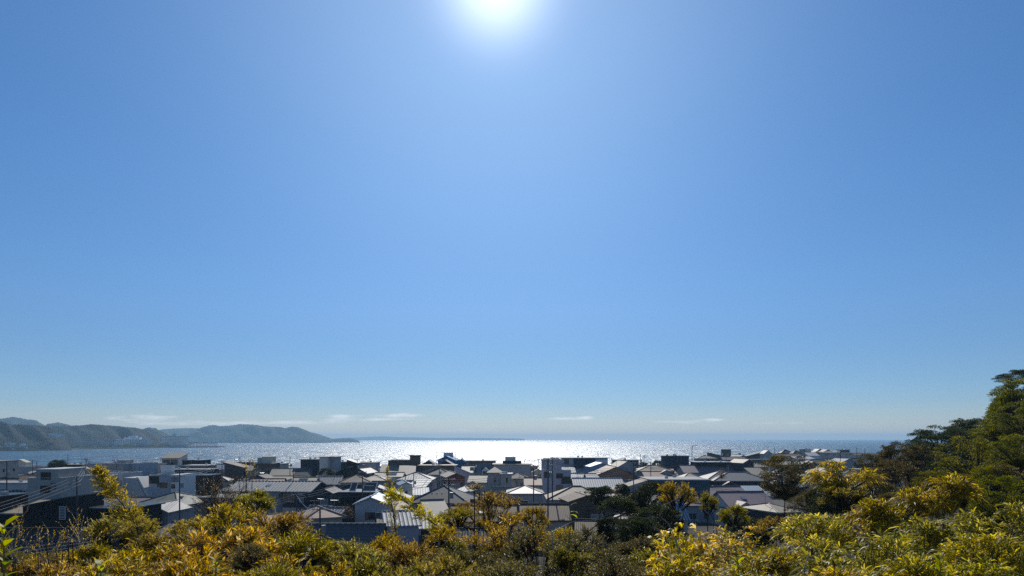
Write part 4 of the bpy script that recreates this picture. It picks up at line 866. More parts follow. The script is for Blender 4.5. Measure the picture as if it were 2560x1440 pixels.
def leaf_mat(name, stops, trans=0.5, rough=0.4, gloss=0.5, tmul=1.4):
    k = NB(name); at = k.n('ShaderNodeAttribute', attribute_name='tint'); rp = k.n('ShaderNodeValToRGB'); e = rp.color_ramp.elements
    e[0].position = stops[0][0]; e[0].color = (*stops[0][1], 1); e[1].position = stops[-1][0]; e[1].color = (*stops[-1][1], 1)
    for p, c in stops[1:-1]: q = e.new(p); q.color = (*c, 1)
    k.l(at.outputs['Fac'], rp.inputs[0]); oi = k.n('ShaderNodeObjectInfo'); hs_ = k.n('ShaderNodeHueSaturation')
    k.l(k.m('ADD', k.m('MULTIPLY', oi.outputs['Random'], 0.035), 0.485), hs_.inputs['Hue']); k.l(k.m('ADD', k.m('MULTIPLY', k.m('FRACT', k.m('MULTIPLY', oi.outputs['Random'], 7.31)), 0.45), 0.88), hs_.inputs['Value'])
    k.l(k.m('ADD', k.m('MULTIPLY', k.m('FRACT', k.m('MULTIPLY', oi.outputs['Random'], 3.77)), 0.25), 0.93), hs_.inputs['Saturation']); k.l(rp.outputs[0], hs_.inputs['Color']); k.l(hs_.outputs[0], k.b.inputs['Base Color']); k.b.inputs['Roughness'].default_value = rough
    k.b.inputs['Specular IOR Level'].default_value = gloss
    tr = k.n('ShaderNodeBsdfTranslucent'); tm = k.n('ShaderNodeMix', data_type='RGBA', blend_type='MULTIPLY'); tm.inputs[0].default_value = 1
    k.l(hs_.outputs[0], tm.inputs[6]); tm.inputs[7].default_value = (tmul*1.12, tmul, tmul*0.55, 1); k.l(tm.outputs[2], tr.inputs[0])
    mx = k.n('ShaderNodeMixShader'); mx.inputs[0].default_value = trans; k.l(k.b.outputs[0], mx.inputs[1]); k.l(tr.outputs[0], mx.inputs[2]); k.l(mx.outputs[0], k.out.inputs[0])
    return k.mat
LM = dict(  # the pale last stop of most palettes is glint put into leaf colour
 gold=leaf_mat('golden_leaves', [(0, (0.05, 0.045, 0.015)), (0.35, (0.14, 0.11, 0.018)), (0.62, (0.29, 0.205, 0.018)), (0.85, (0.60, 0.41, 0.015)), (1, (0.50, 0.44, 0.32))], 0.52, 0.4, 0.45),
 olive=leaf_mat('olive_leaves', [(0, (0.035, 0.04, 0.015)), (0.5, (0.15, 0.14, 0.02)), (0.85, (0.38, 0.31, 0.022)), (1, (0.45, 0.42, 0.30))], 0.5, 0.4, 0.45),
 fine=leaf_mat('small_grey_green_leaves', [(0, (0.04, 0.04, 0.025)), (0.5, (0.12, 0.115, 0.04)), (0.85, (0.26, 0.21, 0.04)), (1, (0.42, 0.40, 0.33))], 0.4, 0.5, 0.3),
 bam=leaf_mat('yellow_bamboo_leaves', [(0, (0.05, 0.055, 0.008)), (0.35, (0.15, 0.145, 0.012)), (0.7, (0.38, 0.33, 0.012)), (0.93, (0.68, 0.50, 0.012)), (1, (0.55, 0.50, 0.36))], 0.6, 0.45, 0.3),
 brown=leaf_mat('russet_leaves', [(0, (0.04, 0.03, 0.02)), (0.5, (0.12, 0.075, 0.03)), (0.85, (0.26, 0.15, 0.04)), (1, (0.5, 0.42, 0.34))], 0.4, 0.4, 0.4),
 dark=leaf_mat('dark_evergreen_leaves', [(0, (0.012, 0.02, 0.010)), (0.6, (0.035, 0.050, 0.020)), (1, (0.085, 0.10, 0.04))], 0.35, 0.55, 0.2, 1.2),
 umber=leaf_mat('brownish_evergreen_leaves', [(0, (0.018, 0.018, 0.010)), (0.5, (0.07, 0.062, 0.024)), (0.85, (0.16, 0.13, 0.04)), (1, (0.26, 0.22, 0.13))], 0.4, 0.5, 0.25, 1.2),
 green=leaf_mat('green_leaves', [(0, (0.02, 0.030, 0.008)), (0.5, (0.085, 0.095, 0.013)), (1, (0.24, 0.23, 0.022))], 0.5, 0.55, 0.2),
 broad=leaf_mat('broad_fresh_leaves', [(0, (0.10, 0.14, 0.012)), (0.6, (0.30, 0.32, 0.02)), (1, (0.55, 0.42, 0.02))], 0.6, 0.5, 0.3))
BARK = surf('bark', (0.06, 0.045, 0.035), var=0.5, scale=6); STEMM = surf('pale_dry_stem', (0.42, 0.36, 0.27), var=0.3, scale=8, rough=0.5); CULM = surf('bamboo_culm', (0.20, 0.18, 0.05), var=0.3, scale=4, rough=0.5)
PINEBARK = BARK
def lump(dirs, rs, k=6, amp=0.28):
    out = np.ones(len(dirs))
    for _ in range(k):
        c = nrm(rs.normal(size=3)); out += amp*np.clip((dirs@c-0.55)/0.45, -0.3, 1)*rs.uniform(-0.5, 1)
    return out
def rand_dirs(rs, n, zmin=-0.35):
    d = nrm(rs.normal(size=(n*3, 3))); d = d[d[:, 2] > zmin]; return d[:n]
def twig_crown(name, seed, R3=(1, 1, 1), ntw=170, tl=(0.3, 0.6), nl=22, LL=(0.045, 0.07), WW=0.24, up=0.7, ang=50, mat='gold', tint=(0.15, 0.85), droop=0.25, long=False, fan=False, shell=0.45, zmin=-0.45, glint=0.03, stem=0.004, stemmat=None, lobes=0):
    """a crown of leafy twigs; radius about 1"""
    rs = np.random.RandomState(seed); d = rand_dirs(rs, ntw, zmin); rad = lump(d, rs)*(shell+(1-shell)*rs.rand(len(d))**0.6)
    tip = d*rad[:, None]*np.array(R3); dr = nrm(d*np.array([1, 1, 0.8])+np.array([0, 0, up])+rs.normal(size=d.shape)*0.28)
    ln = rs.uniform(*tl, size=len(d))
    if lobes:                       # twigs radiate from separate boughs, with gaps between them
        lc = rand_dirs(rs, lobes, -0.1); lc = lc*(rs.uniform(0.5, 0.78, len(lc))*lump(lc, rs))[:, None]*np.array(R3); wch = rs.randint(0, len(lc), len(d))
        q = nrm(rs.normal(size=d.shape)); q[:, 2] = np.where(q[:, 2] < -0.45, -q[:, 2], q[:, 2]); dr = nrm(q+nrm(lc[wch])*0.55+np.array([0, 0, up*0.5]))
        rr_ = rs.uniform(0.55, 1.0, len(d))*1.35/math.sqrt(lobes)*1.22; tip = lc[wch]+dr*rr_[:, None]*np.array([1.1, 1.1, 0.75]); ln = np.minimum(ln, rr_*1.1)
    base = tip-dr*ln[:, None]
    Ps, Ds, Ts = [], [], []; tb = rs.normal(size=len(d))*0.13
    for i in range(len(d)):
        t = np.linspace(0.15, 1, nl) if not fan else np.concatenate([np.linspace(0.35, 0.8, nl//3), rs.uniform(0.86, 1, nl-nl//3)])
        bend = np.array([0, 0, -0.15*ln[i]])*(t[:, None]**2)
        p = base[i]+dr[i]*ln[i]*t[:, None]+bend
        s = nrm(np.cross(dr[i], [0.1, 0.05, 1])); u = np.cross(s, dr[i]); ph = rs.rand(nl)*6.28
        a = np.radians(ang)*rs.uniform(0.55, 1.15, nl)
        dd = dr[i]*np.cos(a)[:, None]+(s*np.cos(ph)[:, None]+u*np.sin(ph)[:, None])*np.sin(a)[:, None]
        Ps.append(p); Ds.append(dd); Ts.append(np.clip(rs.uniform(*tint, size=nl)+tb[i], 0, 0.96))
    P = np.concatenate(Ps); D = np.concatenate(Ds); T = np.concatenate(Ts)
    g = rs.rand(len(T)) < glint; T[g] = 1.0  # a few leaves take the pale end colour, painted glints
    U = nrm(rs.normal(size=P.shape)*0.5+np.array([0, 0, 1])); Lr = rs.uniform(*LL, size=len(P)); Lr *= np.where(rs.rand(len(P)) < 0.08, 1.5, 1)
    lm = leaf_mesh(name, P, D, U, Lr, Lr*WW*rs.uniform(0.75, 1.25, len(P)), T, LM[mat], droop, long)
    m = MB()
    for i in range(0, len(d)):
        b = base[i]; inner = b*0.35+np.array([0, 0, -0.25*R3[2]])
        m.tube([inner, b, b+dr[i]*ln[i]*0.55-np.array([0, 0, 0.04*ln[i]]), tip[i]-np.array([0, 0, 0.15*ln[i]])], stem, 3, r1=stem*0.35)
    sm = m.mesh(name+'_stems', stemmat or BARK, fix=False)
    return lm, sm, R3
def clump_crown(name, seed, R3=(1, 1, 1), nc=60, nl=150, rc=0.24, LL=(0.05, 0.09), WW=0.5, mat='dark', tint=(0.1, 0.9), zmin=-0.5, amp=0.35, glint=0.0, flat=0.6, shell=0.55, needle=False):
    """a tree crown of leaf clumps; radius about 1"""
    rs = np.random.RandomState(seed); d = rand_dirs(rs, nc, zmin); rad = lump(d, rs, 8, amp)*(shell+(1-shell)*rs.rand(len(d))**0.5)
    c = d*rad[:, None]*np.array(R3); Ps, Ds, Ts = [], [], []
    for i in range(len(d)):
        r = rc*rs.uniform(0.6, 1.35); k = int(nl*(r/rc)**1.5); q = nrm(rs.normal(size=(k, 3))); q[:, 2] = np.where(q[:, 2] < -0.3, -q[:, 2], q[:, 2])
        Ps.append(c[i]+q*r*np.array([1.15, 1.15, flat])*(rs.rand(k)**0.35)[:, None]); Ds.append(nrm(q+rs.normal(size=q.shape)*0.6+d[i]*0.4+np.array([0, 0, 0.3])))
        Ts.append(np.clip(rs.uniform(*tint, size=k)+rs.normal()*0.12, 0, 0.95))
    P = np.concatenate(Ps); D = np.concatenate(Ds); T = np.concatenate(Ts); T[rs.rand(len(T)) < glint] = 1
    U = nrm(rs.normal(size=P.shape)*0.6+np.array([0, 0, 1])); Lr = rs.uniform(*LL, size=len(P))
    lm = leaf_mesh(name, P, D, U, Lr, Lr*WW, T, LM[mat], 0.2, False)
    m = MB()
    for i in range(0, len(d), 3): m.tube([(0, 0, -0.6*R3[2]), c[i]*0.45+np.array([0, 0, -0.15]), c[i]], 0.028, 4, r1=0.006)
    return lm, m.mesh(name+'_limbs', BARK, fix=False), R3
PR = {}
PR['gold'] = [twig_crown('golden_foliage', 30+i, (1, 1, .85), 330, (0.22, 0.42), 19, (0.05, 0.10), 0.185, 0.6, 42, 'gold', (0.12, 0.88), lobes=15) for i in range(4)]
PR['goldbig'] = [twig_crown('golden_foliage', 60+i, (1, 1, .8), 300, (0.25, 0.5), 15, (0.07, 0.14), 0.22, 0.5, 42, 'gold', (0.2, 0.95), glint=0.04, lobes=12) for i in range(3)]
PR['olive'] = [twig_crown('olive_foliage', 40+i, (1, 1, .85), 380, (0.22, 0.45), 18, (0.055, 0.11), 0.2, 0.7, 38, 'olive', (0.15, 0.88), lobes=14) for i in range(3)]
PR['fine'] = [twig_crown('fine_foliage', 50+i, (1, 1, .8), 520, (0.2, 0.4), 24, (0.022, 0.042), 0.4, 0.5, 60, 'fine', (0.1, 0.9), glint=0.015, lobes=18) for i in range(3)]
PR['bam'] = [twig_crown('bamboo_foliage', 70+i, (1, 1, .8), 280, (0.28, 0.5), 12, (0.15, 0.28), 0.09, 0.8, 40, 'bam', (0.1, 0.92), 0.55, True, True, glint=0.012, stem=0.005, stemmat=CULM, lobes=11) for i in range(4)]
PR['bamsparse'] = [twig_crown('bamboo_foliage', 80+i, (1, 1, .9), 90, (0.35, 0.7), 8, (0.18, 0.32), 0.15, 0.8, 38, 'bam', (0.4, 0.97), 0.6, True, True, glint=0.07, stem=0.006, stemmat=STEMM) for i in range(2)]
PR['brown'] = [twig_crown('russet_foliage', 90+i, (.8, .8, 1), 320, (0.3, 0.5), 12, (0.02, 0.036), 0.45, 0.5, 60, 'brown', (0.1, 0.85), glint=0.10, shell=0.25) for i in range(2)]
PR['bare'] = [twig_crown('sparse_leaves', 95+i, (.8, .8, 1), 26, (0.5, 0.9), 9, (0.05, 0.085), 0.3, 0.9, 35, 'gold', (0.5, 0.95), glint=0.1, stem=0.008, stemmat=STEMM, zmin=0.0) for i in range(2)]
PR['tdark'] = [clump_crown('dark_foliage', 100+i, (1, 1, .9), 230, 100, 0.17, (0.04, 0.075), 0.5, 'dark', amp=0.45, zmin=-0.95, shell=0.6) for i in range(3)]
PR['tumber'] = [clump_crown('umber_foliage', 110+i, (1, 1, 1), 260, 95, 0.16, (0.035, 0.065), 0.5, 'umber', amp=0.45, glint=0.01, tint=(0.1, 0.95), zmin=-0.95, shell=0.6) for i in range(3)]
PR['tgreen'] = [clump_crown('green_foliage', 120+i, (1, 1, 1), 260, 95, 0.16, (0.04, 0.075), 0.4, 'green', amp=0.45, tint=(0.1, 1.0), zmin=-0.95, shell=0.6) for i in range(3)]
PR['tpine'] = [clump_crown('pine_foliage', 130+i, (1.2, 1.2, .6), 120, 190, 0.22, (0.04, 0.08), 0.3, 'dark', flat=0.4, zmin=-0.4, amp=0.4, shell=0.4) for i in range(3)]
PR['tgold'] = [clump_crown('golden_tree_foliage', 140+i, (1, 1, 1), 140, 130, 0.19, (0.035, 0.065), 0.45, 'gold', tint=(0.25, 0.9), glint=0.04, amp=0.5, zmin=-0.9) for i in range(2)]
PCOUNT = [0]; rp_ = random.Random(77)
def trunk_for(parent, base, top, r0, mat, nst=1):
    m = MB()
    for s in range(nst):
        ox, oy = (0, 0) if nst == 1 else (rp_.uniform(-.3, .3), rp_.uniform(-.3, .3)); q = []
        for i in range(6):
            t = i/5; q.append((base[0]+(top[0]-base[0])*t+ox*t+0.08*math.sin(t*5+s)*(1-t)*2*r0*4, base[1]+(top[1]-base[1])*t+oy*t, base[2]+(top[2]-base[2])*t))
        m.tube(q, r0, 7, r1=r0*0.5)
    return m.build('trunk' if nst == 1 else 'stems', mat, parent, fix=False)
def plant(label, typ, px, ytop, wpx, Y, var=None, hs=1.0, cat='shrub', name=None, group=None, rot=None, tilt=0.0, lift=0.0):
    protos = PR[typ]; lm, sm, R3 = protos[PCOUNT[0] % len(protos) if var is None else var]; PCOUNT[0] += 1
    s = wpx/2*Y/F/(R3[0]*(0.95 if cat != 'tree' else 1.02)); sz = s*hs
    top = PZ(ytop, Y); cz = top-sz*R3[2]*(0.9 if cat != 'tree' else 0.98); x = PX(px, Y); gz = ter(x, Y)
    root = empty(name or cat.replace(' ', '_'), (x, Y, gz)); tag(root, label, cat, group)
    rz = rp_.uniform(0, 6.28) if rot is None else rot
    meshobj('foliage', lm, root, (0, 0, cz-gz), (tilt, 0, rz), (s, s, sz)); meshobj('branches', sm, root, (0, 0, cz-gz), (tilt, 0, rz), (s, s, sz))
    if cz-0.25*sz*R3[2] > gz:
        r0 = 0.012+0.0011*Y if cat != 'tree' else max(0.12, 0.085*s)
        trunk_for(root, (0, 0, -0.3), (0, 0, cz-gz-0.2*sz*R3[2]), r0*(0.5 if cat in ('shrub', 'bamboo') else 1), BARK if 'bam' not in typ else CULM, 1 if cat == 'tree' else 4)
    return root
def path_plant(label, pts, Y, width, nl, LL, WW, mat, name, cat, tint=(0.3, 0.9), seed=1, ang=45, long=False, taper=0.5, culm=CULM, droop=0.4, glint=0.04, yvar=0.0, r0=0.02):
    """a leafy cane that runs along pts (photograph px) at distance Y, rooted in the slope"""
    rs = np.random.RandomState(seed); P3 = [np.array(W2(px, py, Y+yvar*i)) for i, (px, py) in enumerate(pts)]
    x0 = P3[0][0]; gz = ter(x0, Y); root = empty(name, (x0, Y, gz)); tag(root, label, cat)
    o = np.array([x0, Y, gz]); Q = [p-o for p in P3]
    seg = np.array(Q); tt = np.linspace(0, len(Q)-1, 60); cx = np.stack([np.interp(tt, range(len(Q)), seg[:, i]) for i in range(3)], 1)
    m = MB(); m.tube([(0.15, 0, -0.2)]+[tuple(p) for p in cx[::6]]+[tuple(cx[-1])], r0, 6, r1=r0*0.25); Ps, Ds, Ts = [], [], []
    ntw = max(8, int(nl/14))
    for i in range(ntw):
        t = rs.rand(); k = min(58, int(t*59)); c = cx[k]; ax = nrm(cx[k+1]-cx[k]); wd = width*(1-(1-taper)*t)*rs.uniform(0.5, 1.1)
        q = nrm(np.cross(ax, rs.normal(size=3))); dr = nrm(q*0.8+ax*0.7+np.array([0, 0, .2])); n = 14
        s = np.linspace(0.2, 1, n); p = c+dr*wd*s[:, None]+np.array([0, 0, -0.12*wd])*(s[:, None]**2)
        a = np.radians(ang)*rs.uniform(0.5, 1.2, n); ph = rs.rand(n)*6.28; s1 = nrm(np.cross(dr, [0.1, 0, 1])); u = np.cross(s1, dr)
        Ps.append(p); Ds.append(dr*np.cos(a)[:, None]+(s1*np.cos(ph)[:, None]+u*np.sin(ph)[:, None])*np.sin(a)[:, None]); Ts.append(rs.uniform(*tint, size=n))
        m.tube([tuple(c), tuple(c+dr*wd*0.5), tuple(c+dr*wd-np.array([0, 0, .12*wd]))], r0*0.22, 3, r1=r0*0.1)
    P = np.concatenate(Ps); D = np.concatenate(Ds); T = np.concatenate(Ts); T[rs.rand(len(T)) < glint] = 1
    Lr = rs.uniform(*LL, size=len(P)); me = leaf_mesh('foliage', P, D, nrm(rs.normal(size=P.shape)*.5+np.array([0, 0, 1])), Lr, Lr*WW, T, LM[mat], droop, long)
    meshobj('foliage', me, root); m.build('culm', culm, root, fix=False); return root
def plants():
    P = plant
    # ---------- left foreground ----------
    P('sparse upright twigs with few orange-yellow leaves at the far left', 'bare', 30, 1255, 150, 6.0, 0, hs=1.2)
    P('bare-looking twigs with dry tips left of the black house', 'bare', 120, 1290, 130, 6.4, 1, hs=1.1)
    P('leaning twigs with a handful of yellow leaves before the black house', 'bare', 205, 1262, 120, 6.8, 0, rot=2.0)
    P('golden small-leaved bush in the bottom left corner', 'gold', 60, 1392, 210, 7.0)
    P('thin golden bush over the dark tiled roof at the lower left', 'olive', 215, 1352, 170, 8.4)
    path_plant('tall golden bamboo spire leaning left in front of the concrete flats', [(352, 1330), (325, 1285), (290, 1240), (262, 1205), (243, 1176)], 12.0, 0.46, 2600, (0.045, 0.085), 0.22, 'gold', 'bamboo_spire', 'bamboo', (0.35, 0.9), 3, taper=0.3)
    P('olive-gold bush at the foot of the tall bamboo spire', 'olive', 300, 1280, 190, 12.5)
    P('yellow leafy clump right of the foot of the bamboo spire', 'gold', 352, 1296, 110, 11.0)
    P('golden bush below the white-edged black house', 'goldbig', 335, 1345, 240, 8.5)
    P('golden bush with pale glints left of the stone-clad gable', 'gold', 430, 1322, 220, 9.0)
    P('mass of orange-gold leaves bottom left, nearest the camera', 'goldbig', 330, 1385, 300, 5.6)
    P('russet thin-twigged shrub standing tall before the blue-grey metal roof', 'brown', 538, 1160, 130, 20.0, 0, hs=1.35, cat='small tree')
    P('russet twiggy shrub with white glints left of the long striped roof', 'brown', 600, 1192, 150, 18.0, 1, hs=0.8, cat='small tree')
    P('thin bare twigs sticking up over the sea left of centre', 'bare', 628, 1120, 60, 20.5, 1, hs=1.6)
    P('yellow-green leafy clump hiding the left end of the striped roof', 'olive', 640, 1222, 120, 15.0)
    P('golden bush under the yellow-green clump', 'gold', 560, 1262, 220, 12.0)
    P('broad golden bush in front of the pinkish hipped roof, left side', 'gold', 690, 1265, 220, 11.0)
    P('golden bush dotted with bright orange leaves left of centre', 'goldbig', 540, 1310, 280, 8.0)
    P('dense olive-gold bush below the pinkish hipped roof', 'olive', 720, 1322, 260, 8.6)
    P('orange-gold bush with white glints along the bottom, left of centre', 'goldbig', 560, 1375, 340, 6.0)
    P('gold sprays hanging over the dark tiled roof near the left corner', 'gold', 130, 1372, 170, 7.6)
    P('large-leaved gold bush at the bottom edge near the left corner', 'goldbig', 170, 1405, 200, 5.6)
    P('grey-green fine shrub mixed into the gold bushes, left of centre', 'fine', 640, 1352, 170, 7.4)
    P('russet dry shrub among the gold bushes near the stone-clad gable', 'brown', 500, 1330, 110, 8.0, 0)
    P('deep green shrub at the bottom edge left of centre', 'olive', 660, 1405, 200, 5.6)
    P('sprawling gold bush at the bottom edge under the stone-clad gable', 'gold', 440, 1400, 240, 6.4)
    P('gold leaves crowding the bottom edge below the long dark roof', 'gold', 760, 1388, 320, 6.4)
    # ---------- centre ----------
    P('rounded olive bush with fine grassy leaves in front of the long dark roof', 'olive', 900, 1348, 190, 9.0)
    path_plant('upright golden sprig in front of the small blue-white house', [(990, 1330), (984, 1290), (978, 1250), (974, 1215), (966, 1178)], 15.0, 0.28, 1000, (0.04, 0.07), 0.22, 'gold', 'leafy_cane', 'bamboo', (0.3, 0.85), 5, taper=0.5)
    path_plant('arching spiky golden branch crossing the white corrugated roof', [(1120, 1345), (1098, 1320), (1068, 1296), (1035, 1270), (1000, 1246), (978, 1240)], 13.0, 0.27, 1500, (0.06, 0.11), 0.18, 'bam', 'leafy_cane', 'bamboo', (0.5, 0.95), 6, taper=0.8)
    P('tan-gold bush in front of the white corrugated roof', 'gold', 985, 1325, 200, 10.0)
    P('tan-gold bush at the right end of the arching branch', 'gold', 1100, 1312, 150, 11.0)
    P('round golden bush standing high in the centre', 'gold', 1222, 1232, 190, 17.0, 2)
    P('golden bush left of the round golden bush, reaching a black pole', 'olive', 1145, 1262, 120, 15.0)
    P('narrow golden bush right of the round golden bush', 'gold', 1338, 1258, 90, 15.0, hs=1.4)
    P('golden sprig hovering over the grey hipped roof at the centre', 'gold', 1192, 1210, 54, 15.0, hs=0.55)
    P('brownish-gold bush under the round golden bush', 'gold', 1250, 1290, 220, 13.0)
    P('grey-green bush of tiny shiny leaves, centre bottom', 'fine', 1180, 1352, 270, 8.6)
    P('grey-green bush of tiny shiny leaves right of the centre bottom', 'fine', 1350, 1330, 260, 9.6)
    P('dull grey-green bush in front of the big pinkish-brown roof', 'fine', 1500, 1352, 260, 8.6)
    P('olive bush along the bottom edge, just left of centre', 'olive', 960, 1385, 320, 7.0)
    P('yellow-tipped bush along the bottom edge at the centre', 'gold', 1120, 1392, 260, 6.4)
    P('fine-leaved bush along the bottom edge just right of centre', 'fine', 1310, 1392, 340, 6.2)
    P('dark-hearted green bush under the pale dry stems', 'olive', 1420, 1362, 150, 7.6)
    P('fine-leaved bush on the bottom edge below the big pinkish-brown roof', 'fine', 1560, 1400, 320, 6.0)
    P('fine grey-green bush hiding the foot of the brown porch house', 'fine', 1440, 1322, 200, 11.0)
    P('low olive bush in front of the glittering grey pantiles', 'olive', 1130, 1350, 170, 10.5)
    P('gold bush between the arching branch and the centre bottom', 'gold', 1040, 1350, 220, 9.2)
    P('yellowish bush right under the long dark board roof', 'olive', 820, 1343, 150, 10.5)
    P('dark-green leafy bush behind the curved pale stems', 'fine', 1590, 1335, 190, 11.0)
    P('gold bush beside the narrow golden bush, a little lower', 'gold', 1400, 1310, 150, 12.5)
    P('gold bush leaning over the small pantiled roof at the left', 'gold', 480, 1292, 150, 13.5)
    P('olive bush on the lower left edge, behind the broad fresh leaves', 'olive', 20, 1372, 130, 8.0)
    # ---------- town and slope trees ----------
    P('round dark evergreen tree before the teal-clad building', 'tdark', 1608, 1208, 118, 60, 0, cat='tree')
    P('low dark spreading pine left of the round dark evergreen', 'tpine', 1552, 1242, 104, 52, 0, cat='tree')
    P('dark bushy tree beneath the round dark evergreen', 'tdark', 1640, 1258, 150, 44, 1, cat='tree')
    P('dark clipped tree at the end of the white sheet roof', 'tdark', 1500, 1211, 70, 100, 2, cat='tree')
    P('small dark tree behind the beige sheet cover', 'tdark', 1560, 1209, 44, 105, 1, cat='tree')
    P('small dark bush on the shoreline left of the black box building', 'tdark', 1645, 1149, 34, 340, 2, cat='tree')
    P('dark low bush on the shoreline right of a tall pole', 'tdark', 1612, 1156, 40, 330, 0, cat='tree')
    P('dark shrub filling the yard in front of the reddish tiled roof', 'tdark', 1520, 1290, 90, 38, 1, cat='tree')
    P('dark shrub tree right of the big pinkish-brown roof', 'tdark', 1600, 1288, 110, 34, 2, cat='tree')
    P('round dark pine against the sea above the left blocks', 'tpine', 143, 1150, 48, 262, 1, cat='tree', hs=1.3)
    P('bare grey garden tree left of the blue-grey gabled house', 'brown', 868, 1255, 44, 125, 0, cat='tree')
    P('low dark garden tree behind the steep black roof', 'tdark', 815, 1168, 40, 240, 2, cat='tree')
    P('reddish garden tree in front of the wide mauve-grey roof', 'brown', 1804, 1168, 34, 190, 1, cat='tree')
    P('golden-olive tree in front of the teal-clad building', 'gold', 1694, 1200, 110, 26, 0, hs=1.35)
    P('small golden tree tops right of the golden-olive tree', 'olive', 1772, 1226, 62, 24, 1, hs=1.9)
    P('golden round bush before the blue shed roof', 'olive', 1836, 1256, 90, 22, 1, hs=1.3)
    P('dark shady bush under the old cream shingles', 'tdark', 1880, 1292, 120, 34, 1, cat='tree')
    P('dark brownish tree standing free right of the long dark house', 'tumber', 1962, 1148, 118, 62, 0, hs=1.15, cat='tree')
    P('brownish undergrowth tree at the foot of the free-standing dark tree', 'tumber', 2035, 1205, 110, 50, 1, cat='tree')
    P('dark shady tree beneath the yellow clump on the right', 'tdark', 2095, 1200, 130, 40, 0, cat='tree')
    P('bright yellow bamboo clump perched on dark trees at the right', 'bam', 2108, 1160, 150, 22, 0, hs=0.9, cat='bamboo', name='bamboo_clump')
    P('darker bamboo hanging below the bright yellow clump on the right', 'olive', 2110, 1200, 150, 21, 1, hs=1.0, cat='bamboo', name='bamboo_clump')
    P('olive tree with small yellow flecks at the right of the yellow clump', 'tumber', 2180, 1190, 110, 48, 2, cat='tree')
    P('rusty brown tree rising above the sea horizon at the right', 'tumber', 2222, 1100, 92, 74, 1, hs=1.3, cat='tree')
    P('brown-green tree under the rusty brown tree', 'tumber', 2275, 1160, 150, 62, 0, cat='tree')
    P('dark flat-topped pine on the skyline, lower of two', 'tpine', 2350, 1070, 150, 92, 0, hs=1.1, cat='tree')
    P('dark dense tree under the lower skyline pine', 'tdark', 2330, 1105, 170, 84, 1, cat='tree')
    P('dark flat-topped tree on the skyline between the pine and the tall tree', 'tpine', 2430, 1047, 115, 96, 1, hs=1.3, cat='tree')
    P('tall dense dark-green tree at the right edge', 'tgreen', 2535, 957, 128, 66, 0, hs=1.15, cat='tree')
    P('windswept tree top at the upper right edge of the wood', 'tpine', 2565, 922, 100, 70, 2, hs=1.0, cat='tree')
    P('dark tree with small side tufts left of the tall dark-green tree', 'tdark', 2510, 985, 62, 72, 0, cat='tree')
    P('yellow-green tree in the middle of the wooded slope', 'tgreen', 2448, 1112, 170, 52, 1, cat='tree')
    P('dark shaded tree below the dense skyline tree', 'tdark', 2360, 1150, 130, 58, 0, cat='tree')
    P('olive-green tree at the right edge under the tall tree', 'tgreen', 2548, 1086, 130, 46, 2, cat='tree')
    P('dull green tree low at the right edge of the slope', 'tumber', 2520, 1165, 160, 38, 2, cat='tree')
    P('brown-olive tree above the big yellow bamboo', 'tumber', 2400, 1170, 130, 42, 1, cat='tree')
    P('dark tree filling the hollow left of the big yellow bamboo', 'tdark', 2262, 1215, 150, 36, 2, cat='tree')
    P('green tree behind the big yellow bamboo at the right edge', 'tgreen', 2500, 1205, 150, 30, 1, cat='tree')
    P('dense dark tree standing behind the tall dark-green tree', 'tdark', 2540, 972, 130, 73, 1, cat='tree')
    P('dark green tree bridging the tall tree and the yellow-green slope', 'tgreen', 2500, 1030, 110, 68, 0, cat='tree')
    P('dull green tree directly under the flat-topped skyline tree', 'tdark', 2440, 1078, 120, 84, 1, cat='tree')
    P('yellow-green tree with an airy crown below the tall dark-green tree', 'tgreen', 2500, 1062, 110, 70, 2, cat='tree')
    P('olive tree between the rusty brown tree and the lower skyline pine', 'tumber', 2292, 1112, 110, 76, 2, cat='tree')
    P('green-brown tree in the middle of the slope above the dark hollow', 'tgreen', 2330, 1185, 120, 50, 0, cat='tree')
    P('small brown tree between the yellow clump and the rusty brown tree', 'tumber', 2190, 1140, 70, 66, 0, cat='tree')
    P('mid-green tree at the right edge, just under the windswept top', 'tgreen', 2560, 1020, 110, 58, 1, cat='tree')
    P('brownish tree low behind the golden bamboo, right of the yellow clump', 'tumber', 2215, 1215, 130, 34, 1, cat='tree')
    P('olive-green shrub tree right of the big yellow bamboo', 'tgreen', 2470, 1165, 110, 38, 2, cat='tree')
    # ---------- right foreground ----------
    B = lambda *a, **k: plant(*a, cat='bamboo', name='bamboo_clump', **k)
    B('big bright yellow bamboo clump on the right', 'bam', 2368, 1192, 210, 15.0, var=1)
    B('golden bamboo above the right foreground, left of the big yellow clump', 'bam', 2190, 1264, 220, 13.0, var=2)
    B('yellow-green bamboo between the dark tree and the foreground', 'bam', 2040, 1284, 200, 13.0, var=3)
    B('small golden bamboo just below the free-standing dark tree', 'gold', 1945, 1284, 150, 15.0, var=3)
    B('yellow-green bamboo at the right edge below the green tree', 'bam', 2510, 1267, 220, 11.0, var=0)
    B('orange-tinted bamboo with pale dry blades, right of centre', 'bamsparse', 1720, 1297, 230, 8.0, var=0)
    B('olive-gold bamboo under the orange-tinted bamboo', 'olive', 1700, 1340, 260, 8.6, var=2)
    B('golden bamboo with upright broad blades right of the dry stems', 'bamsparse', 1830, 1307, 170, 7.6, var=1)
    B('dense golden bamboo below the old cream shingles', 'gold', 1880, 1342, 260, 8.6, var=3)
    B('bright fan-shaped bamboo in the middle of the right foreground', 'bam', 2180, 1352, 320, 7.2, var=0)
    B('golden bamboo left of the bright fan-shaped bamboo', 'bam', 2020, 1347, 230, 8.4, var=1)
    B('yellow bamboo under the big bright clump', 'bam', 2320, 1318, 250, 9.6, var=2)
    B('yellow bamboo spreading to the right edge', 'bam', 2475, 1334, 240, 8.2, var=3)
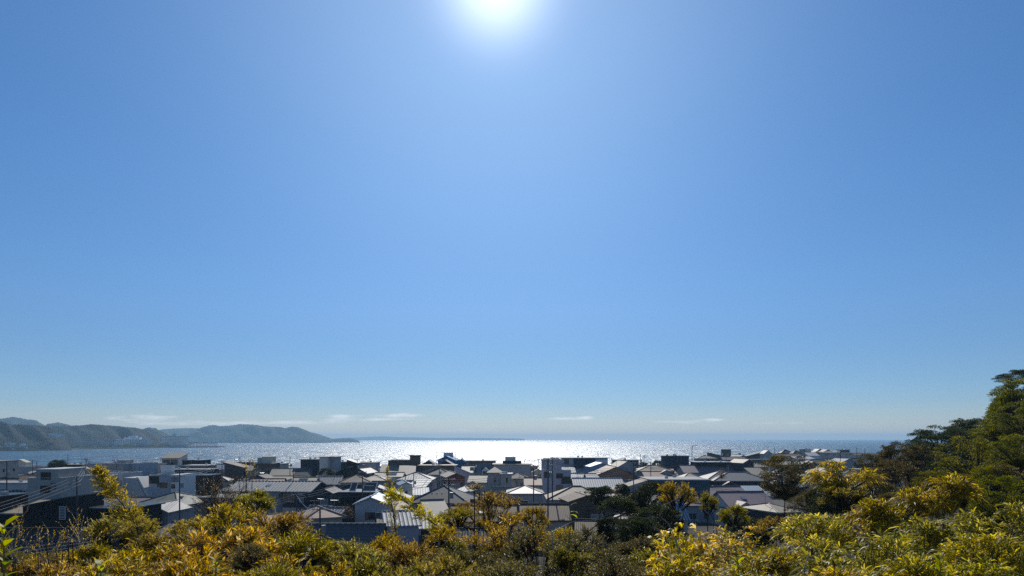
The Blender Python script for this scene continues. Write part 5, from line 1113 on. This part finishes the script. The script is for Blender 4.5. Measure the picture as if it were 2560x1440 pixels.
    B('yellow-green bamboo in the bottom right corner', 'bam', 2480, 1407, 260, 5.8, var=1)
    B('lime bamboo fans at the bottom edge, right', 'bam', 2290, 1412, 280, 5.8, var=2)
    B('golden bamboo at the bottom edge, right of centre', 'bam', 1900, 1404, 270, 6.2, var=0)
    B('bamboo with long bright blades at the bottom edge, between centre and right', 'bam', 1720, 1398, 250, 6.0, var=1)
    B('golden-leaved bamboo along the bottom edge left of the lime fans', 'bam', 2090, 1420, 250, 5.8, var=3)
    # broad fresh leaves close to the camera, bottom left
    rs = np.random.RandomState(8)
    def broad(label, px, py, Y, n, ln, seed, name='broadleaf_sprig', wid=0.3, upd=0.4, length=0.5, lean=(0, 0)):
        rs = np.random.RandomState(seed); x, y, z = W2(px, py, Y); gz = ter(x, Y); root = empty(name, (x, Y, gz)); tag(root, label, 'plant')
        P0, D0 = [], []; H_ = z-gz
        for i in range(n):
            t = i/(n-1); a = i*2.4+rs.rand()*0.6
            P0.append((lean[0]*(1-t), lean[1]*(1-t), H_-length*t)); D0.append((math.cos(a), math.sin(a)*0.8, upd+0.7*(1-t)))
        P0 = np.array(P0); D0 = nrm(np.array(D0)); Lr = rs.uniform(0.75, 1.15, n)*ln
        me = leaf_mesh('foliage', P0, D0, np.tile([0, 0.2, 1.0], (n, 1)), Lr, Lr*wid, rs.uniform(0.1, 0.85, n), LM['broad'], 0.35, True); meshobj('foliage', me, root)
        m = MB(); m.tube([(0, 0, -0.1), (0, 0, H_-length), (lean[0], lean[1], H_)], 0.007, 5, r1=0.003); m.build('stem', CULM, root, fix=False)
    broad('broad fresh green leaves close up at the bottom left edge', 10, 1318, 3.6, 17, 0.14, 1, length=0.32)
    broad('broad yellow-green leaves low on the bottom edge, left of centre', 252, 1418, 4.4, 9, 0.13, 2, length=0.12)
    broad('pair of bright yellow-green leaves at the bottom under the gold bushes', 540, 1402, 4.4, 8, 0.11, 3, length=0.10)
    broad('tall bright lime blades at the bottom edge on the right', 2350, 1405, 4.6, 7, 0.15, 4, wid=0.16, upd=1.2, length=0.1)
    broad('bright broad blades at the bottom edge right of centre', 1845, 1400, 4.6, 9, 0.14, 5, wid=0.2, length=0.12)
    broad('two drooping yellow leaves on a thin stem over the brown roof', 1425, 1266, 8.0, 4, 0.16, 6, wid=0.28, upd=0.0, length=0.1)
    # dry arching stems right of centre
    for lb, Y, pts in (('long pale dry stem arching over the dark pine', 7.6, [(1440, 1372), (1470, 1330), (1520, 1290), (1570, 1281), (1630, 1285), (1680, 1302), (1730, 1345)]),
                       ('thin pale stem below the long arching one', 7.8, [(1380, 1330), (1430, 1305), (1490, 1299), (1560, 1290), (1620, 1296), (1660, 1340)]),
                       ('forked pale dry stem rising before the golden-olive tree', 7.4, [(1700, 1380), (1672, 1310), (1648, 1290), (1655, 1265), (1690, 1248), (1715, 1232)]),
                       ('curled pale dry stem among the right bamboo', 7.0, [(2010, 1420), (2025, 1375), (2008, 1345), (2012, 1330), (2030, 1318)]),
                       ('thin dark stalk slanting before the big yellow bamboo', 9.0, [(2310, 1330), (2285, 1290), (2250, 1258)])):
        p0 = W2(*pts[0], Y); gz = ter(p0[0], Y); root = empty('dry_stem', (p0[0], Y, gz)); tag(root, lb, 'dry stem')
        m = MB(); q = [Vector(W2(px, py, Y+0.15*math.sin(i))) - Vector((p0[0], Y, gz)) for i, (px, py) in enumerate(pts)]
        m.tube([(0.1, 0, -0.1)]+q, 0.007, 5, r1=0.003)
        for i in range(1, len(q)): m.tube([q[i], q[i]+Vector((0.08*(-1)**i, 0.05, 0.09))], 0.003, 4, r1=0.0015)
        m.build('stem', STEMM if 'dark' not in lb else BARK, root, fix=False)
    # undergrowth of the wooded slope and bank: too many leaves to count
    rs = np.random.RandomState(4); n = 52000; xx = rs.uniform(26, 108, n); yy = rs.uniform(26, 130, n)
    keep = (xx/yy > 0.30); xx, yy = xx[keep], yy[keep]; zz = np.array([ter(a, b) for a, b in zip(xx, yy)])
    hh = 0.9+0.9*np.sin(xx*0.9+np.sin(yy*0.7)*2)*np.sin(yy*0.8)
    Pn = np.stack([xx, yy, zz+rs.rand(len(xx))*np.maximum(hh, 0.3)], 1); Dn = nrm(rs.normal(size=Pn.shape)+np.array([0, 0, .6])); Lr = rs.uniform(0.18, 0.42, len(xx))
    me = leaf_mesh('undergrowth', Pn, Dn, nrm(rs.normal(size=Pn.shape)+np.array([0, 0, 1])), Lr, Lr*0.5, rs.rand(len(xx))*0.9, LM['umber']); o = meshobj('undergrowth', me); tag(o, 'brown-green undergrowth covering the slope under the trees', 'undergrowth', kind='stuff')
    n = 60000; yy = rs.uniform(3, 62, n); xx = rs.uniform(-0.8, 0.8, n)*yy; zz = np.array([ter(a, b) for a, b in zip(xx, yy)])
    Pn = np.stack([xx, yy, zz+rs.rand(n)*0.55], 1); Dn = nrm(rs.normal(size=Pn.shape)+np.array([0, 0, .9])); Lr = rs.uniform(0.08, 0.25, n)
    me = leaf_mesh('ground_cover', Pn, Dn, nrm(rs.normal(size=Pn.shape)+np.array([0, 0, 1])), Lr, Lr*0.22, rs.rand(n)*0.8, LM['olive']); o = meshobj('ground_cover', me); tag(o, 'weeds and low plants on the near bank', 'ground cover', kind='stuff')
plants()
# ---------------- utility poles, wires, lamps ----------------
POLEM = surf('concrete_pole', (0.10, 0.095, 0.09), var=0.2, scale=2)
WIREM = surf('cable_sheath', (0.16, 0.165, 0.18), var=0.1, rough=0.3)
POLES = {}
def pole(key, px, ytop, Y, label, arms=2, gear=True, slim=False, rot=0.2, r=None):
    x = PX(px, Y); z1 = PZ(ytop, Y); g0 = ter(x, Y); h = z1-g0; r = r or max(0.13, 0.00042*Y)
    root = empty('utility_pole', (x, Y, g0), rot); tag(root, label, 'utility pole', None)
    m = MB(); m.tube([(0, 0, -0.5), (0, 0, h)], r*1.25, 8, r1=r*0.8); m.build('pole', POLEM, root, fix=False)
    for i in range(arms):
        z = h-0.35-i*0.9; m = MB(); m.box(-1.0, 1.0, -0.06-r, -r*0.6, z, z+0.12)
        for q in (-0.9, -0.3, 0.3, 0.9): m.tube([(q, -r, z+0.12), (q, -r, z+0.38)], 0.05, 5)
        m.build('crossarm', METAL, root, fix=False)
    if gear:
        m = MB(); m.tube([(0.45, 0, h-3.4), (0.45, 0, h-2.4)], 0.3, 8); m.box(0.1, 0.5, -0.06, 0.06, h-3.3, h-3.15); m.build('transformer', METAL, root, fix=False)
    POLES[key] = (x, Y, g0, h)
def wire(label, a, b, dz=0.3, sag=0.9, n=3, r=0.03, dx=0.3):
    (xa, ya, ga, ha), (xb, yb, gb, hb) = POLES[a], POLES[b]
    root = empty('power_line', ((xa+xb)/2, (ya+yb)/2, (ga+gb)/2+7)); tag(root, label, 'power line'); o = Vector(root.location)
    for i in range(n):
        m = MB(); q = []
        off = (i-(n-1)/2)*dx; zz = 0.35*i
        for j in range(13):
            t = j/12; q.append(Vector((xa+(xb-xa)*t+off, ya+(yb-ya)*t, (ga+ha-dz-zz)*(1-t)+(gb+hb-dz-zz)*t-sag*4*t*(1-t)))-o)
        rr = max(r, 0.0002*min(ya, yb))
        m.tube(q, rr, 4); m.build('cable', WIREM, root, fix=False)
def poles():
    p = pole
    p('a', 17, 1152, 150, 'utility pole at the left edge with short arms')
    p('b', 81, 1150, 250, 'pole with long crossarms against the sea at the left, first of three', arms=2, gear=False)
    p('b2', 92, 1152, 262, 'pole with long crossarms against the sea at the left, farthest of three', arms=1, gear=False)
    p('c', 215, 1146, 165, 'tall utility pole before the concrete flats', arms=2)
    p('d', 192, 1190, 118, 'thin dark pole in front of the square windows of the concrete building', arms=1, gear=False)
    p('e', 449, 1176, 135, 'dark pole standing before the modern white house')
    p('f', 555, 1152, 205, 'pole behind the blue-grey metal roof')
    p('f2', 598, 1143, 300, 'thin mast on the shoreline left of the russet shrub', arms=0, gear=False)
    p('g', 725, 1143, 250, 'utility pole above the broad beige roof, tall and thin', arms=1)
    p('h', 733, 1169, 185, 'utility pole just above the middle of the striped roof', arms=1, gear=False)
    p('i', 893, 1148, 255, 'pole in front of the mauve-grey low block', arms=1)
    p('j', 906, 1177, 160, 'stout pole in front of the brown-tiled house with flat cap', arms=1)
    p('k', 1034, 1182, 205, 'pole before the glinting white-tiled roof', arms=0)
    p('k2', 1013, 1186, 200, 'shorter pole left of the glinting white-tiled roof', arms=0, gear=False)
    p('l', 1098, 1160, 240, 'pole with a dark box above the red-brown gable', arms=1)
    p('m', 1122, 1194, 112, 'black pole with wires beside the big striped hipped roof', arms=2)
    p('n', 1155, 1139, 290, 'thin mast above the blue netted shed', arms=0, gear=False)
    p('o', 1334, 1162, 155, 'pole in front of the pinkish-beige roof, right of the pointed tower', arms=1)
    p('q', 1347, 1147, 290, 'slim waterfront pole with a round bracket right of the ship-like roof', arms=1, gear=False)
    p('q2', 1312, 1146, 330, 'thin post over the grey building with the ship-like top', arms=0, gear=False)
    p('r', 1370, 1146, 122, 'heavy pole with many wires in front of the tall blue-white building', arms=3)
    p('r2', 1381, 1143, 140, 'second pole just right of the many-wired pole', arms=2, gear=False)
    p('s', 1495, 1128, 330, 'thin mast above the long pale green waterfront roof', arms=0, gear=False)
    p('t', 1529, 1144, 330, 'short post at the shoreline behind the light blue house', arms=0, gear=False)
    p('u', 1584, 1154, 170, 'dark pole right of the orange-brown house', arms=1)
    p('v', 1601, 1136, 320, 'waterfront pole right of the grey gable', arms=0)
    p('v2', 1610, 1138, 325, 'waterfront pole with crossarms beside another pole', arms=2, gear=False)
    p('w', 1627, 1153, 210, 'pole over the pinkish-brown sheet annexes', arms=0, gear=False)
    p('x', 1685, 1161, 190, 'pair-leg pole in front of the black box building', arms=0)
    p('y', 1815, 1131, 290, 'dark pole under the square lookout tower', arms=0, gear=False)
    p('z', 1905, 1136, 270, 'pole in front of the upright dark house on the right', arms=0)
    p('A', 1937, 1119, 420, 'thin pole on the right shoreline left of the brown domes', arms=0, gear=False)
    p('B', 2011, 1122, 300, 'thick pole before the dark square house on the right', arms=1)
    p('D', 2101, 1124, 280, 'tall pole with tangled top among the right terraces', arms=1)
    p('E', 2142, 1117, 450, 'hair-thin mast on the far right shoreline', arms=0, gear=False)
    p('G', 2162, 1122, 420, 'thin post near the right end of the waterfront', arms=0, gear=False)
    p('I', 800, 1268, 92, 'dark pole in front of the pinkish hipped roof', arms=1)
    p('J', 742, 1232, 128, 'dark pole beside the glazed gable end of the striped roof', arms=1, gear=False)
    # street lamp by the sea
    Y = 330; x = PX(1730, Y); g0 = ter(x, Y); h = PZ(1113, Y)-g0
    root = empty('street_lamp', (x, Y, g0)); tag(root, 'tall curved-arm street lamp against the glittering sea', 'street lamp')
    m = MB(); m.tube([(0, 0, 0), (0, 0, h-1), (0.3, 0, h-0.3), (1.6, 0, h)], 0.16, 6, r1=0.1); m.build('post', POLEM, root, fix=False)
    m = MB(); m.box(1.4, 2.7, -0.2, 0.2, h-0.15, h+0.12); m.build('lamp_head', METAL, root)
    w_ = wire
    POLES['L0'] = (-78, 70, 4, 8.2); POLES['L1'] = (-60, 60, 4, 9.0); POLES['R0'] = (70, 150, 4, 8)
    w_('wires sweeping from the left edge up to the thin dark pole', 'L0', 'd', n=4, sag=1.4, dx=0.5)
    w_('wires between the thin dark pole and the tall utility pole at the left', 'd', 'c', n=3)
    w_('wires from the tall utility pole to the pole by the modern white house', 'c', 'e', n=3, sag=1.2)
    w_('wires from the modern white house to the pole behind the metal roof', 'e', 'f', n=3)
    w_('wires rising from the bottom left past the grey-green roof', 'L1', 'J', n=3, sag=1.6, dx=0.25)
    w_('wires crossing in front of the tilted roof lights', 'J', 'm', n=2, sag=1.0)
    w_('wires from the glazed gable pole to the stout pole', 'J', 'j', n=3)
    w_('wires from the stout pole to the black pole at the centre', 'j', 'm', n=2, sag=0.8)
    w_('wires from the black pole to the pole right of the pointed tower', 'm', 'o', n=2, sag=1.0)
    w_('wires crossing the tall blue-white building from the left', 'o', 'r', n=4, sag=0.7)
    w_('wires from the many-wired pole towards the orange-brown house', 'r', 'u', n=5, sag=1.6)
    w_('wires from the orange-brown house to the black box building', 'u', 'x', n=2)
    w_('wires crossing the large mauve roof to the right', 'r', 'R0', n=2, sag=1.5)
    w_('wires along the waterfront by the ship-like roof', 'q2', 'q', n=2, sag=0.5)
    w_('wires over the right terraces', 'z', 'B', n=2, sag=0.6)
    w_('wires from the right terraces to the far right', 'B', 'D', n=2, sag=0.6)
    w_('wires in front of the pinkish hipped roof', 'I', 'J', n=2)
    w_('wires over the red-brown gable', 'k', 'l', n=2, sag=0.5)
poles()
# ---------------- the far shore ----------------
FW = surf('hazy_white_render', (0.8, 0.8, 0.8), scale=0.05); FG = surf('far_grey_render', (0.68, 0.68, 0.70), scale=0.05); FD = surf('far_dark_roof', (0.06, 0.06, 0.07), scale=0.05); FB = surf('far_beige_render', (0.78, 0.74, 0.66), scale=0.05)
rfar = random.Random(9)
def far_block(label, px0, px1, ytop, ybase, Y, wall, floors, bays, cat='apartment block', roofm=None, extra=None):
    x0, x1 = PX(px0, Y), PX(px1, Y); z0, z1 = PZ(ybase, Y)-1, PZ(ytop, Y); w = x1-x0; D = 16
    root = empty('apartment_block' if cat == 'apartment block' else cat.replace(' ', '_'), ((x0+x1)/2, Y, z0)); tag(root, label, cat)
    h = z1-z0; bx(root, 'wall', wall, -w/2, w/2, 0, D, 0, h)
    bx(root, 'roof', roofm or FD, -w/2-0.6, w/2+0.6, -0.8, D+0.6, h, h+0.9)
    fh = (h-2)/floors; m = MB(); bw = w/bays
    for f in range(floors):
        for b in range(bays):
            m.box(-w/2+b*bw+bw*0.3, -w/2+(b+1)*bw-bw*0.3, -0.25, -0.02, 1.2+f*fh+fh*0.2, 1.2+f*fh+fh*0.8)
    m.build('windows', FD, root, fix=False)
    if extra: extra(root, w, D, h)
    return root
def crownbox(root, w, D, h):
    bx(root, 'penthouse', FW, -w*0.26, w*0.24, 2, D-2, h+0.9, h+6); bx(root, 'penthouse', FW, -w*0.12, w*0.12, 4, D-4, h+6.003, h+10); m = MB(); m.tube([(0, 8, h+10), (0, 8, h+14)], 0.8, 6, r1=0.2); m.build('finial', FW, root, fix=False)
def crownbox2(root, w, D, h):
    bx(root, 'plant_room', FG, -w*0.05, w*0.05, 4, 11, h+0.9, h+6.5); bx(root, 'plant_room_roof', FD, -w*0.06, w*0.06, 3.5, 11.5, h+6.5, h+7.3)
far_block('brown and white harbour apartments with a stepped white penthouse', 290, 368, 1099, 1117, 1800, FG, 6, 14, roofm=FW, extra=crownbox)
far_block('tall pale harbour apartment slab with a small plant room on top', 399, 465, 1091, 1114, 1900, FB, 9, 16, extra=crownbox2)
far_block('low harbour building with a white roof under the tall slab', 425, 466, 1110, 1114.5, 1860, FG, 1, 8, cat='building', roofm=FW)
k0 = 0
for (a, b, t) in ((190, 214, 1104), (214, 240, 1102.5), (240, 262, 1104), (262, 287, 1101.5)):
    k0 += 1
    far_block(['westernmost left pitched block of the low white harbour flats', 'second block from the left of the low white harbour flats', 'third block from the left of the low white harbour flats', 'fourth and right block of the low white harbour flats'][k0-1], a, b-1, t, 1119, 1720, FG, 5, 5, roofm=FW if k0 % 2 else FD)
far_block('white villa perched high on the dark headland at the left', 131, 140, 1087, 1092, 1440, FW, 2, 2, cat='house', roofm=FW)
far_block('small white villa left of the one perched on the headland', 121, 128, 1085, 1087, 1460, FW, 1, 2, cat='house', roofm=FW)
for i in range(26):      # shoreline houses below the headland
    px = 4+i*6.6+rfar.uniform(-2, 2); Y = 1362+max(0, px-60)*1.9; yb = YH+F*(CZ-2.5-rfar.choice([0, 0, 3, 6, 9])*(1 if px < 160 else 0.3))/Y
    o = far_block('tiny pale house on the far left shore below the headland', px, px+rfar.uniform(2.5, 6), yb-rfar.uniform(2.5, 5.5), yb, Y+rfar.uniform(0, 25), rfar.choice([FW, FG, FB, FG]), 2, 2, cat='house', roofm=rfar.choice([FD, FW, FG])); o['group'] = 'houses on the far left shore'
for i in range(30):      # town under the far hill
    px = 466+rfar.random()**0.8*330; Y = 3985+rfar.uniform(-10, 60); zz = rfar.choice([1, 3, 6, 10, 16]); yb = YH+F*(CZ-zz)/Y
    w_ = rfar.uniform(2, 6); x = PX(px, Y)
    root = empty('house', (x, Y, zz-3)); tag(root, 'tiny white house in the town under the far hill', 'house', 'houses under the far hill')
    bx(root, 'wall', rfar.choice([FW, FW, FB, FG]), -w_*1.1, w_*1.1, 0, 10, 0, 3+rfar.uniform(4, 9)); root.location.y -= rfar.uniform(0, 1)
# palms on the harbour spit
PT = surf('palm_trunk', (0.08, 0.07, 0.06)); PLm = surf('palm_fronds', (0.03, 0.045, 0.02))
m = MB(); m.tube([(0, 0, 0), (0.2, 0, 9)], 0.35, 6, r1=0.22); ptm = m.mesh('palm_trunk', PT, fix=False)
m = MB()
for i in range(11):
    a = i*0.571; c, s_ = math.cos(a), math.sin(a)
    q = [(0.2+c*t*3.4, s_*t*3.4, 9+1.3*math.sin(t*2.6)-0.9*t*t) for t in (0, .25, .5, .75, 1)]
    for (p0, p1), ww in zip(zip(q, q[1:]), (.25, .5, .5, .35)):
        m.face([(p0[0]-s_*ww, p0[1]+c*ww, p0[2]), (p0[0]+s_*ww, p0[1]-c*ww, p0[2]), (p1[0]+s_*ww, p1[1]-c*ww, p1[2]-.1), (p1[0]-s_*ww, p1[1]+c*ww, p1[2]-.1)])
pfm = m.mesh('palm_fronds', PLm, fix=False)
for i in range(44):
    px = 474+i*1.75+rfar.uniform(-1, 1) if i < 40 else 372+(i-40)*6; Y = 1950+rfar.uniform(-15, 30)+max(0, (px-500)*0.3); sc = rfar.uniform(0.8, 1.25)
    root = empty('palm_tree', (PX(px, Y), Y, 2.4), rfar.uniform(0, 6)); root.scale = (sc,)*3; tag(root, 'tall thin palm in the row on the harbour spit', 'palm tree', 'palms on the harbour spit')
    meshobj('trunk', ptm, root); meshobj('crown', pfm, root)
# woods along the far shore
rs = np.random.RandomState(12); n = 9000; pxs = rs.uniform(-60, 470, n); Ys = np.interp(pxs, [-60, 60, 120, 200, 340, 470], [1352, 1368, 1420, 1590, 1760, 1900])+rs.uniform(2, 40, n)
Pn = np.stack([(pxs-XC)/F*Ys, Ys, 2.3+rs.rand(n)*rs.choice([3, 6, 9], n)], 1); Lr = rs.uniform(1.2, 3.2, n)
me = leaf_mesh('shore_trees', Pn, nrm(rs.normal(size=Pn.shape)+np.array([0, 0, .5])), nrm(rs.normal(size=Pn.shape)+np.array([0, -.5, 1])), Lr, Lr*0.8, rs.rand(n), LM['dark']); tag(meshobj('shore_woodland', me), 'dark belt of trees along the far harbour shore', 'woodland', kind='stuff')
# ---------------- sea air ----------------
def haze_box():
    b = MB(); b.box(-17000, 17000, -60, SEA_FAR+300, -4.0, HAZE['top'], 0)
    k = NB('sea_haze'); k.N.remove(k.b)
    v = k.n('ShaderNodeVolumePrincipled'); v.inputs['Color'].default_value = (*HAZE['col'], 1); v.inputs['Density'].default_value = HAZE['den']; v.inputs['Anisotropy'].default_value = HAZE['g']
    k.l(v.outputs[0], k.out.inputs['Volume'])
    o = b.build('haze', k.mat); o['kind'] = 'stuff'; return o
HAZE = dict(top=125.0, den=1.35e-4, g=0.2, col=(0.40, 0.69, 0.97))
haze_box()
